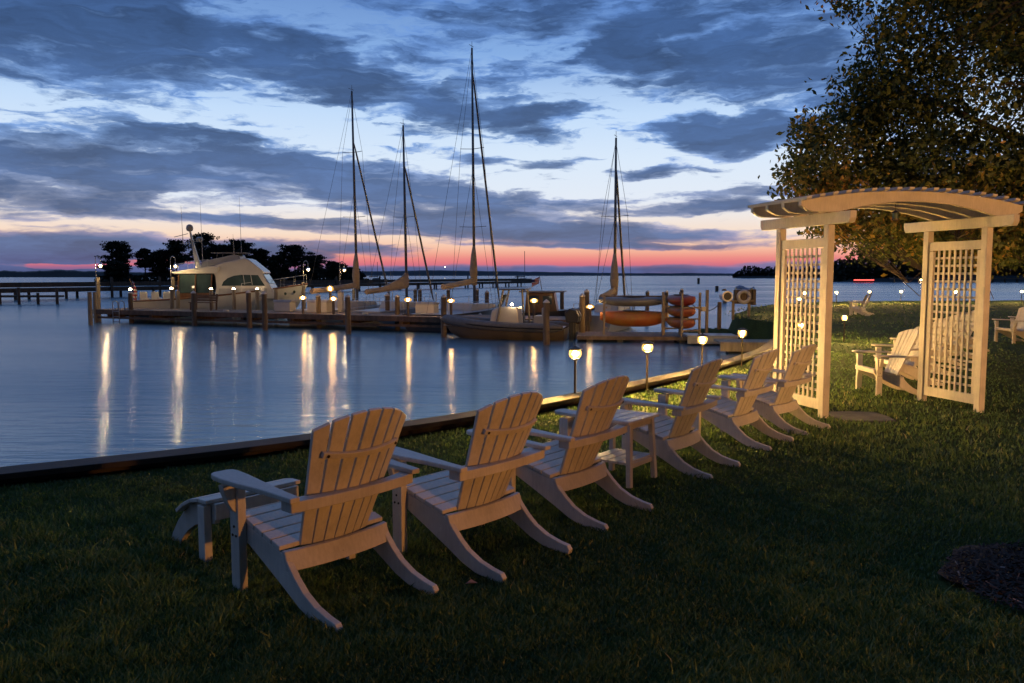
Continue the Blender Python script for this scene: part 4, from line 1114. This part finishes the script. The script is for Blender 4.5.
for k in (-1, 1): b.tube([(p[0], p[1]*1.0+(k*0), p[2]+k*.0) for p in [(q[0], q[1]*1.245 if abs(q[1]) > .3 else q[1], q[2]-.02) for q in pth]], .035, 6)
b.build('rub_strake', M['black'], rb, smooth=True)
b = MB(); b.prism([(2.0, .55), (3.35, .55), (3.25, 1.25), (2.95, 1.42), (2.1, 1.42)], -.5, .5, 'xz'); b.build('console', M['gel'], rb, bevel=.05)
b = MB(); b.add([(3.0, -.48, 1.42), (3.0, .48, 1.42), (2.75, .45, 1.95), (2.75, -.45, 1.95)], [(0, 1, 2, 3)]); b.build('windscreen', M['glass'], rb)
b = MB()
for xx, x2 in ((3.0, 2.7), (1.75, 1.85)):
    b.tube([(xx, -.62, .6), (x2, -.60, 2.15), (x2, .60, 2.15), (xx, .62, .6)], .045, 8)
b.box((2.28, 0, 2.2), (1.15, 1.45, .06)); b.build('tower_frame', M['alu'], rb)
b = MB(); b.box((1.1, 0, .80), (.55, .9, .5)); b.box((.95, 0, 1.2), (.14, .9, .4)); b.build('helm_seat', M['gelgrey'], rb, bevel=.05)
for s in (-.35, .35):
    b = MB(); b.prism([(-.55, .75), (-.05, .80), (.0, 1.2), (-.2, 1.38), (-.5, 1.30), (-.62, 1.05)], s-.17, s+.17, 'xz'); b.box((-.28, s, .35), (.22, .12, .9)); b.build('outboard_motor', M['black'], rb, bevel=.04)
b = MB(); b.lathe([(.04, 0), (.06, .04), (.04, .09)], 8, (2.3, .62, 1.5)); b.build('deck_light', M['farlamp'], rb)
# small cabin boat
sy = 44.5
sk = thing('small_cabin_boat', 'small hardtop motor boat with a stern flag behind the patrol boat', 'motor boat', (X(517, sy), sy, WZ), DANG+R(14))
hm, hs = hull(4.4, 1.9, .75, 1.15, .35); hm.build('hull', M['navy'], sk, smooth=True, auto=60); deck_of(hs).build('deck', M['gelgrey'], sk)
b = MB(); b.prism([(.5, .7), (2.3, .8), (2.1, 1.85), (.6, 1.85)], -.65, .65, 'xz'); b.build('wheelhouse', M['teak'], sk, bevel=.03)
for s in (-1, 1):
    b = MB(); b.box((1.0, s*.655, 1.45), (.6, .012, .45)); b.box((1.75, s*.655, 1.45), (.5, .012, .45)); b.build('window', M['glass'], sk)
b = MB(); b.box((1.45, 0, 1.92), (2.5, 1.6, .09)); b.build('hardtop', M['gelgrey'], sk, bevel=.03)
b = MB(); b.tube([(1.4, 0, 1.95), (1.25, 0, 2.75)], .02, 6); po = b.build('flagpole', M['alu'], sk)
b = MB(); b.loft([[(1.24-.42*k/4, .05*math.sin(k*1.5), 2.72-z*.36-.05*k) for k in range(5)] for z in (0, .5, 1)]); b.build('flag', M['flag'], po, smooth=True)
# red striped fender post by the second sailboat
o = thing('striped_marker', 'short red and white striped marker post on the dock by the second mast', 'marker post', (*dpos(435, 2.6), DECK))
b = MB(); b.tube([(0, 0, 0), (0, 0, .55)], .11, 10); b.build('post', M['gel'], o)
for k in range(3):
    b = MB(); b.tube([(0, 0, .06+k*.18), (0, 0, .15+k*.18)], .113, 10); b.build('red_band', M['redstripe'], o)
# dock box
o = thing('dock_box', 'white storage box on the dock left of the first mast', 'dock box', (*dpos(320, 2.2), DECK), DANG)
b = MB(); b.box((0, 0, .28), (1.3, .6, .56)); b.build('body', M['gel'], o, bevel=.03); b = MB(); b.prism([(-.34, .565), (.34, .565), (.30, .66), (-.25, .70)], -.70, .70, 'yz'); b.build('lid', M['gel'], o, bevel=.02)
o = thing('power_pedestal', 'white shore power pedestal on the dock beside the first sailboat', 'power pedestal', (*dpos(341, 2.7), DECK), DANG)
b = MB(); b.box((0, 0, .55), (.28, .22, 1.1)); b.build('body', M['gel'], o, bevel=.02); b = MB(); b.prism([(-.17, 1.102), (.17, 1.102), (0, 1.22)], -.15, .15, 'xz'); b.build('roof', M['gelgrey'], o)

bn = thing('dock_bench', 'dark slatted bench on the dock at the cruiser stern', 'bench', (*dpos(203, 1.6), DECK), DANG)
b = MB()
for i in range(4): b.box((0, -.2+i*.13, .45), (1.7, .11, .035))
b.build('seat', M['fascia'], bn)
b = MB()
for i in range(3): b.beam((-.85, .27+i*.02, .58+i*.13), (.85, .27+i*.02, .58+i*.13), .03, .10)
b.build('backrest', M['fascia'], bn)
for sx in (-.75, .75):
    b = MB(); b.box((sx, -.17, .215), (.07, .07, .43)); b.build('leg', M['fascia'], bn); b = MB(); b.beam((sx, .26, 0), (sx, .34, .95), .07, .07, (0, 1, 0)); b.build('leg', M['fascia'], bn)
for px, off, lb in ((285, 2.2, 'low white storage box on the dock below the cruiser bow'), (427, 2.3, 'white storage box on the dock between the second and third masts')):
    o = thing('dock_box', lb, 'dock box', (*dpos(px, off), DECK), DANG)
    b = MB(); b.box((0, 0, .26), (1.1, .55, .52)); b.build('body', M['gel'], o, bevel=.03); b = MB(); b.prism([(-.31, .525), (.31, .525), (.27, .61), (-.22, .65)], -.6, .6, 'yz'); b.build('lid', M['gelgrey'], o, bevel=.02)
for px, lb in ((226, 'coiled dock line on the dock planks before the cruiser window'), (365, 'coiled dock line on the planks right of the first mast')):
    x_, y_ = dpos(px, .6); b = MB(); b.tube([(.16*math.cos(a)*(1-.03*a/6.28), .16*math.sin(a)*(1-.03*a/6.28), .03+.02*(a/6.28)) for a in np.linspace(0, 25, 60)], .018, 5)
    o = b.build('rope_coil', M['cap']); o.location = (x_, y_, DECK); tag(o, lb, 'rope')
# ------------------------------------------------------------------ kayak float and racks
py_ = 33.6
fl = thing('kayak_float', 'low dark floating platform under the kayak racks', 'floating dock', (X(578, py_), py_, WZ), R(-6))
b = MB(); b.box((2.4, 1.4, .16), (4.9, 2.8, .10))
for i in range(32): b.box((.08+i*.153-.03, 1.4, .235), (.143, 2.86, .04))
b.build('deck', M['deck'], fl)
for i in range(4):
    b = MB(); b.tube([(.5+i*1.28, .1, .0), (.5+i*1.28, 2.7, .0)], .14, 10); b.build('pontoon', M['black'], fl)
def kayak(label, m, loc, rz, L=2.9, w=.66, h=.40, name='kayak'):
    k = thing(name, label, 'kayak', loc, rz, 'kayaks on the float')
    secs = []; N = 17
    for i in range(N):
        q = i/(N-1); u = 2*q-1; bw = w/2*(1-abs(u)**2.3)+.012; up = .22*abs(u)**3*h*2
        hh = h*(1-.55*abs(u)**3)
        secs.append([((u)*L/2, bw*math.cos(a)*(1 if math.sin(a) > -.2 else .9), up+hh*.5+hh*.5*math.sin(a)) for a in np.linspace(0, 2*PI, 13)[:-1]])
    b = MB(); b.loft(secs, close=True, cap=True); b.build('hull', m, k, smooth=True)
    b = MB(); ring = [(.45*math.cos(a)*1.1, .2*math.sin(a), h*.985) for a in np.linspace(0, 2*PI, 17)]; b.tube(ring, .022, 6)
    b.build('cockpit_rim', M['black'], k); return k
rk = thing('kayak_rack', 'long timber rack on the float holding boats side on', 'kayak rack', (X(604, py_+1), py_+.9, WZ+.255), R(-6))
for xx in (0, 2.55):
    for yy in (0, .75):
        b = MB(); b.box((xx, yy, .85), (.09, .09, 1.7)); b.build('post', M['pilelit'], rk)
    for zz in (.28, 1.16):
        b = MB(); b.box((xx+.10, .375, zz), (.07, .95, .07)); b.build('arm', M['pilelit'], rk)
b = MB(); b.box((1.275, .79, 1.62), (2.5, .05, .09)); b.build('top_rail', M['pile'], rk)
def on_rack(x, y, z): 
    a = R(-6); return (rk.location.x+x*math.cos(a)-y*math.sin(a), rk.location.y+x*math.sin(a)+y*math.cos(a), rk.location.z+z)
kayak('broad orange and yellow boat lying on the lower rack level', M['kayak_o'], on_rack(1.3, .38, .322), R(-6), 2.95, .9, .70, 'rowing_dinghy')
kayak('dark grey kayak lying on the upper rack level', M['kayak_g'], on_rack(1.25, .38, 1.202), R(-6), 3.0, .8, .42)
rk2 = thing('kayak_stand', 'narrow post rack holding three stacked kayaks end on', 'kayak rack', (X(681, py_-.2), py_-.2, WZ+.255), R(-70))
for xx, yy in ((-.75, -.42), (-.75, .42), (.75, -.42), (.75, .42)):
    b = MB(); b.box((xx, yy, .92), (.075, .075, 1.85)); b.build('post', M['pilelit'], rk2)
for k in range(3):
    for xx in (-.75, .75):
        b = MB(); b.box((xx+.08, 0, .30+k*.47), (.06, .80, .06)); b.build('arm', M['pilelit'], rk2)
for k, (m, lb) in enumerate(((M['kayak_o'], 'orange kayak lowest in the stack of three'), (M['kayak_o'], 'orange kayak in the middle of the stack of three'), (M['kayak_r'], 'red kayak on top of the stack of three'))):
    kayak(lb, m, (rk2.location.x, rk2.location.y, rk2.location.z+.335+k*.47), R(-72), 2.2, .84, .47)

# ------------------------------------------------------------------ cove shore bits
wy = 35.5
ls = thing('life_ring_station', 'wooden waterside stand with a white life ring, white drum and blue tarpaulin', 'life ring station', (X(741, wy), wy, gzf(9, 34)-.18), 0)
b = MB()
for xx in (-.35, .35): b.box((xx, 0, .42), (.10, .10, .84))
b.box((0, 0, .84), (1.05, .32, .06)); b.build('stand', M['pilelit'], ls)
b = MB(); b.tube([(-.72, -.42, 1.05), (-.66, .35, 1.05)], .235, 14); dr = b.build('drum', M['gel'], ls, smooth=True, auto=40)
b = MB(); b.tube([(-.721, -.428, 1.05), (-.7185, -.40, 1.05)], .17, 14); b.build('drum_opening', M['black'], dr)
b = MB(); b.tube([(.05+.245*math.cos(a), -.24, 1.02+.245*math.sin(a)) for a in np.linspace(0, 2*PI, 25)], .085, 10); b.build('life_ring', M['gel'], ls, smooth=True)
b = MB(); b.box((.05, .02, 1.02), (.72, .30, .62)); b.box((.55, .05, 1.0), (.14, .36, .70)); b.build('back_board', M['pile'], ls, bevel=.01)
b = MB(); b.loft([[(-.25+.8*i/5, -.25, 1.36+.05*math.sin(i*2.)), (-.25+.8*i/5, 0, 1.46+.07*math.sin(i*1.3)), (-.2+.8*i/5, .35, 1.34)] for i in range(6)]); b.build('tarpaulin', mat('blue_tarpaulin', (.10, .14, .24), .6, .3, 6), ls, smooth=True)
def post(px, Y, ty, r, m, label, name='wooden_post', zb=WZ-.5, cat='post', lean=0):
    o = thing(name, label, cat, (X(px, Y), Y, 0)); zt_ = Zp(ty, Y)
    b = MB(); b.tube([(0, 0, zb), (lean, 0, zt_)], r, 9); b.build('shaft', m, o); return o
o = post(707, 34.5, 290, .07, M['pilelit'], 'thin pale post with a small white box right of the kayak stand')
b = MB(); b.box((-.16, -.03, Zp(309, 34.5)), (.2, .12, .2)); b.build('junction_box', M['gel'], o, bevel=.01)
post(719.5, 35, 302, .09, M['pile'], 'short dark post between the kayak stand and the life ring')
post(780, 33, 295, .09, M['pilelit'], 'pale post just left of the left arbor panel, at the cove')
p0, p1 = at(690, 302, 34.0), at(719.5, 304, 35)
b = MB(); b.tube([p0.lerp(p1, q)+Vector((0, 0, -.35*(1-(2*q-1)**2))) for q in np.linspace(0, 1, 9)], .018, 5); tag(b.build('rope', M['black']), 'dark rope slung from the kayak stand to the short post', 'rope')
def floatdock(px0, px1, Y, z, label, m):
    o = thing('floating_dock', label, 'floating dock', (X(px0, Y), Y, WZ), R(-4)); L = X(px1, Y)-X(px0, Y)
    b = MB(); b.box((L/2, .7, z-.03), (L, 1.4, .06)); b.build('deck', m, o); b = MB(); b.box((L/2, .0, z-.20), (L, .06, .26)); b.build('side_board', m, o)
    b = MB(); b.tube([(L*.15, .7, .0), (L*.85, .7, .0)], .3, 10); b.build('pontoon', M['black'], o)
    return o
floatdock(721, 792, 28.6, .42, 'pale low floating dock lit by the path lamp by the arbor', M['pilelit'])
floatdock(688, 738, 32.0, .40, 'grey blue float behind the lit floating dock', M['gelgrey'])
# spit of rough ground across the cove
m = MB(); secs = []
for i in range(22):
    q = i/21; x = lerp(X(690, 36.5), 9.2, q); hgt = (.18+.32*q)*(1+.15*math.sin(i*1.7)); yy = lerp(36.5, 33.5, q)
    secs.append([(x, yy-1.6-.2*math.sin(i), WZ-.3), (x, yy-.9, WZ+hgt*.6), (x, yy+.1, WZ+hgt+.03*math.sin(i*2.3)), (x, yy+2, WZ+hgt*.9), (x, yy+4, WZ-.3)])
m.loft(secs); tag(m.build('shore', M['ground'], smooth=True), kind='structure')

# channel markers
for px, Y, ty, by, lb in [(725, 82, 289, 0, 'dark leaning channel post nearest on the open water'), (716.5, 140, 286, 0, 'dark channel post farther out left of the leaning one'), (698, 260, 278, 0, 'tiny distant channel marker on the open water')]:
    post(px, Y, ty, .012*Y**.55*1.6, M['pile'], lb, 'channel_marker', WZ-.5, 'channel marker', -.12 if px == 725 else 0)

# ------------------------------------------------------------------ far pier, islands, hills
pA, pB = np.array([-62.0, 84.0]), np.array([4.0, 200.0])
pd = (pB-pA); pl_ = float(np.linalg.norm(pd)); pd /= pl_; pang = math.atan2(pd[1], pd[0])
pr = thing('far_pier', 'long low dark pier on many piles beyond the marina', 'pier', (pA[0], pA[1], WZ), pang)
b = MB(); b.box((pl_/2, 0, 1.05), (pl_, 2.4, .50)); b.build('deck', M['pile'], pr)
b = MB()
for s in (-1.1, 1.1): b.box((pl_/2, s, 1.9), (pl_, .08, .10)); b.box((pl_/2, s, 1.62), (pl_, .06, .42))
b.build('railing', M['pile'], pr)
for i in range(46):
    b = MB(); b.tube([(i*pl_/45, -1.3 if i % 2 else 1.3, -1), (i*pl_/45, -1.3 if i % 2 else 1.3, 1.2+random.choice((0, 0, 1.4)))], .17, 7); b.build('pile', M['pile'], pr)
# nearer finger pier at the far left
fp_ = thing('finger_pier', 'low dark finger pier at the left picture edge', 'pier', (X(-30, 78), 78, WZ), R(3))
b = MB(); b.box((4, 0, .75), (9.4, 1.2, .2)); b.build('deck', M['pile'], fp_)
for i in range(6):
    b = MB(); b.tube([(i*1.8-.4, -.6, -1), (i*1.8-.4, -.6, 1.1+.5*(i % 2))], .14, 7); b.build('pile', M['pile'], fp_)

def ridge(name, D, pts_, m, depth=120, bump=1.0, seg=260):
    px0, px1 = pts_[0][0], pts_[-1][0]; secs = []
    for i in range(seg+1):
        px = lerp(px0, px1, i/seg)
        for (a, ya), (c, yc) in zip(pts_, pts_[1:]):
            if a <= px <= c: ty = lerp(ya, yc, (px-a)/(c-a)); break
        z = Zp(ty, D)+bump*(vnoise(np.array([i*.31]), np.array([D*.1]), 1.0, 3)[0]-.5+.5*(vnoise(np.array([i*1.1]), np.array([D*.1]), 1.0, 4)[0]-.5))
        z = max(z, WZ+.05); f = lambda k: (X(px, D)*(D+k)/D, D+k)
        a0, a1, a2, a3 = f(0), f(depth*.06), f(depth*.4), f(depth)
        secs.append([(*a0, WZ-.2), (*a1, WZ+(z-WZ)*.8), (*a2, z), (*a3, WZ)])
    b = MB(); b.loft(secs); o = b.build(name, m); tag(o, kind='structure'); return o
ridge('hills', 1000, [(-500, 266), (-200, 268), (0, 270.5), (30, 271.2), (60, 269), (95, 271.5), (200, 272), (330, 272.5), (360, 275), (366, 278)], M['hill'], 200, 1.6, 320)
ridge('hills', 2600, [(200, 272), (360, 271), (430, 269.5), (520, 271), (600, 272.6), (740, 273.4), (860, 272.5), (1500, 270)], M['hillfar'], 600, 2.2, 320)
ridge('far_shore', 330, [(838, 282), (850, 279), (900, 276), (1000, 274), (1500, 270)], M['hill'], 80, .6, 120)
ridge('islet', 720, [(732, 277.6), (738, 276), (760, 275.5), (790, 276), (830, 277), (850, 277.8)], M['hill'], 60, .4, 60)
ridge('island', 255, [(60, 284), (100, 282.2), (360, 282), (385, 283.6)], M['hill'], 40, .3, 100)

def far_tree(label, px, Y, base_y, top_y, wpx, shape, group):
    o = thing('far_tree', label, 'tree', (X(px, Y), Y, Zp(base_y, Y)), random.uniform(0, 6), group)
    H = Zp(top_y, Y)-Zp(base_y, Y); Wd = wpx/F*Y/2*1.02
    b = MB(); b.tube([(0, 0, -.5), (.1, 0, H*.5), (0, .1, H*.95)], [H*.022, H*.015, H*.004], 7)
    c = []; k = 16
    lays = 9 if shape == 'pine' else 8
    for q in range(lays):
        zz = lerp(.50 if shape == 'pine' else .28, .95, q/(lays-1)); rw = Wd*((1.05-.75*max(0, (zz-.62)/.36)**1.3) if shape == 'pine' else math.sqrt(max(.12, 1-((zz-.55)/.46)**2)))
        if shape == 'pine' and zz < .62: rw *= .55+.45*rng.random()
        for w in range(5 if shape == 'pine' else 7):
            a = rng.uniform(0, 2*PI); rr_ = rw*rng.uniform(.15, .85); px_, py2 = math.cos(a)*rr_, math.sin(a)*rr_
            for _ in range(9 if shape == 'pine' else 10): c.append((px_+rng.normal(0, .17)*Wd, py2+rng.normal(0, .17)*Wd, H*(zz+rng.normal(0, .016 if shape == 'pine' else .035))))
    c = np.array(c)
    for p in c[::9]: b.tube([(0, 0, max(p[2]-H*.12, H*.25)), tuple(p)], [H*.006, H*.002], 4, False)
    b.build('trunk', M['skirt'], o)
    cc = np.repeat(c, k, 0)+rng.normal(0, 1, (len(c)*k, 3))*np.array([Wd*.07, Wd*.07, H*.016]); V, Fq = leaf_quads(cc, Y*.0012, len(cc), .6)
    np_mesh('crown', M['farleaf'], V, Fq, np.repeat(rng.random(len(cc)), 4), o)
TR = [(117, 262, 30, 'round', 'low bushy tree at the left tip of the wooded island'), (119, 241, 34, 'pine', 'tall pine first from the left on the wooded island'),
      (147, 249, 24, 'pine', 'medium pine second from the left on the wooded island'), (163, 252, 26, 'round', 'rounded tree just left of the cruiser lamp on the island'),
      (178, 240, 34, 'pine', 'tall pine behind the cruiser radar mast'), (204, 233, 40, 'pine', 'tallest pine right of the cruiser radar mast'),
      (224, 246, 34, 'round', 'dense tree behind the cruiser flybridge'), (240, 240, 42, 'pine', 'broad pine behind the cruiser antennas'), (262, 250, 28, 'round', 'tree right above the cruiser windshield'),
      (280, 256, 26, 'round', 'lower tree above the cruiser foredeck'), (296, 245, 40, 'pine', 'open crowned pine above the lamp beyond the cruiser bow'), (314, 256, 30, 'round', 'dense tree right of the lamp beyond the cruiser bow'),
      (334, 262, 30, 'round', 'low tree left of the first mast, second from the island right end'), (352, 268, 26, 'round', 'lowest tree at the right end of the island by the first mast')]
for px, ty, w, sh, lb in TR: far_tree(lb, px, 250+random.uniform(-6, 14), 283, ty, w, sh, 'trees on the wooded island')
# undergrowth on the island, far treelines: read as one mass
def tree_mass(name, label, D, prof, n, sz):
    px = rng.uniform(prof[0][0], prof[-1][0], n); ty = np.interp(px, [p[0] for p in prof], [p[1] for p in prof]); by = np.interp(px, [p[0] for p in prof], [p[2] for p in prof])
    ty = ty+(vnoise(px, px*0, .11, 7)-.5)*9*(by-ty)/20+(vnoise(px, px*0, .3, 8)-.5)*5*(by-ty)/20
    f = rng.random(n)**.75; py = lerp(ty, by, f); Y = D+rng.uniform(0, 25, n)
    P = np.array([at(a, b_, c_) for a, b_, c_ in zip(px, py, Y)])
    V, Fq = leaf_quads(P, sz, n, .7); o = np_mesh(name, M['farleaf'], V, Fq, np.repeat(rng.random(n), 4)); tag(o, label, kind='stuff'); return o
tree_mass('undergrowth', 'dark scrub along the wooded island', 252, [(95, 279, 283.5), (150, 274, 283.5), (180, 271, 283.5), (300, 271, 283.5), (340, 271, 283.5), (358, 274, 283.5), (372, 281, 283.5)], 6000, .55)
tree_mass('treeline', 'dark wooded shore far to the right', 335, [(832, 264, 282), (880, 246, 281.5), (1000, 240, 281.5), (1200, 236, 281.5)], 14000, 1.0)
tree_mass('woods', 'small distant wooded islet on the horizon', 725, [(733, 275, 277.6), (745, 268, 277.5), (775, 267, 277.5), (810, 268, 277.5), (850, 272, 277.6)], 4000, 1.2)
# far right jetty with lights, red light trail
rp = thing('far_jetty', 'low dark jetty on the far right shore', 'jetty', (X(893, 300), 300, WZ), 0)
b = MB(); b.box((30, 0, 1.5), (62, 3, .5)); b.build('deck', M['pile'], rp)
for i in range(14):
    b = MB(); b.tube([(i*4.6, 0, -1), (i*4.6, 0, 2.3)], .3, 6); b.build('pile', M['pile'], rp)
o0 = None
for px, Y, py, s, lb in [(905, 299, 281, 1, 'tiny distant light on the far jetty, left of two'), (921, 299, 280.5, 1, 'tiny distant light on the far jetty, right of two'), (363, 900, 274.5, 1.6, 'distant white light low over the far left shore'), (445, 900, 267, 1.2, 'distant masthead light between the second and third masts'), (55, 900, 279, 1.5, 'faint distant orange light on the left shore')]:
    if o0 is None:
        o0 = o = thing('distant_light', lb, 'light'); b = MB(); b.lathe([(.1, 0), (.25, .1), (.25, .35), (.1, .45)], 8); b.build('lamp_glass', M['farlamp'], o); b = MB(); b.tube([(0, 0, -2.5), (0, 0, 0)], .06, 6); b.build('pole', M['pile'], o)
    else: o = copy_tree(o0)
    p = at(px, py, Y); place(o, p, 0, lb, 'distant lights across the water'); o.scale = (s, s, s)
rl = thing('red_trail', 'red light trail built as a long low bar on the far right shore by the jetty', 'light', (X(853, 298), 298, Zp(280, 298)), 0)
b = MB(); b.box((3.7, 0, 0), (7.4, .2, .28)); b.build('lamp', M['redtrail'], rl); b = MB(); b.box((3.7, .3, -.7), (7.6, .3, 1.1)); b.build('trail_backing', M['pile'], rl)  # long glowing bar stands in for the streak of a moving red light
# anchored sailboats far out
def moored(px, Y, ty, L, label):
    o = thing('moored_sailboat', label, 'sailboat', (X(px, Y), Y, WZ), R(8), 'sailboats moored far out')
    hm, hs = hull(L, L*.3, .9, 1.2, .4); hm.build('hull', M['navy'], o, smooth=True); deck_of(hs).build('deck', M['gelgrey'], o)
    b = MB(); b.prism([(L*.3, .9), (L*.65, 1.0), (L*.6, 1.6), (L*.34, 1.6)], -.9, .9, 'xz'); b.build('cabin', M['gelgrey'], o)
    b = MB(); b.tube([(L*.55, 0, .9), (L*.54, 0, Zp(ty, Y)-WZ)], .11, 6); b.beam((L*.55, 0, 2.2), (L*.15, 0, 2.1), .3, .35); b.build('mast', M['alu'], o)
moored(511, 300, 251, 9.5, 'dark moored sailboat on the horizon right of the tallest mast')
moored(366, 330, 262, 9.0, 'small dark moored boat low on the horizon right of the first mast')

# ------------------------------------------------------------------ hedge added against spill, and floodlight behind the camera, dawn sun
hd = thing('blocker', 'added unseen leafy hedge behind the viewpoint', 'blocker')  # unseen leafy wall added to keep the floodlight off the near lawn
LX, LY, LZ = 13.0, -4.0, 2.2
m = MB(); secs = []; cc = []
for a in np.linspace(R(35), R(175), 30):
    c, s = math.cos(a), math.sin(a); rows = []
    for rr_, z in ((3.7, -.1), (3.65, .9), (3.75, 1.42), (4.35, 1.44), (4.45, .9), (4.4, -.1)):
        q = (LX+c*rr_, LY+s*rr_, z+.03*math.sin(a*40)); rows.append(q)
    secs.append(rows)
m.loft(secs); m.build('blocker_core', M['skirt'], hd)
n = 9000; a = rng.uniform(R(35), R(175), n); rr_ = rng.uniform(3.6, 4.5, n); zz = rng.uniform(0, 1.48, n); kk = rng.random(n) < .45; zz[kk] = 1.45+rng.normal(0, .025, kk.sum())
V, Fq = leaf_quads(np.stack([LX+np.cos(a)*rr_, LY+np.sin(a)*rr_, zz], 1), .03, n, .5); np_mesh('foliage', M['blocker'], V, Fq, np.repeat(rng.random(n), 4), hd)
def spot(name, loc, to, energy, col, half, blend, r):
    ld = bpy.data.lights.new(name, 'SPOT'); ld.energy = energy; ld.color = col; ld.shadow_soft_size = r; ld.spot_size = R(half*2); ld.spot_blend = blend
    o = bpy.data.objects.new(name, ld); o.location = loc; COL.objects.link(o)
    o.rotation_euler = (Vector(to)-Vector(loc)).to_track_quat('-Z', 'Y').to_euler()
spot('garden_floodlight', (LX, LY, LZ), (LX-4.9, LY+19, 3.4), 8800, (1, .47, .135), 37.5, .6, .16)
spot('porch_floodlight', (7.0, -1.2, 1.0), (-3.4, 4.4, 1.2), 1350, (1, .39, .07), 31, .9, .12)

# ------------------------------------------------------------------ render settings
S.render.engine = 'CYCLES'
S.view_settings.view_transform = 'Standard'; S.view_settings.look = 'None'; S.view_settings.exposure = 0; S.view_settings.gamma = 1
S.cycles.use_denoising = True
S.cycles.sample_clamp_indirect = 6; S.cycles.max_bounces = 6; S.cycles.diffuse_bounces = 3; S.cycles.glossy_bounces = 3
S.cycles.caustics_reflective = False; S.cycles.caustics_refractive = False
for k_, o in list(pk.items()): pass
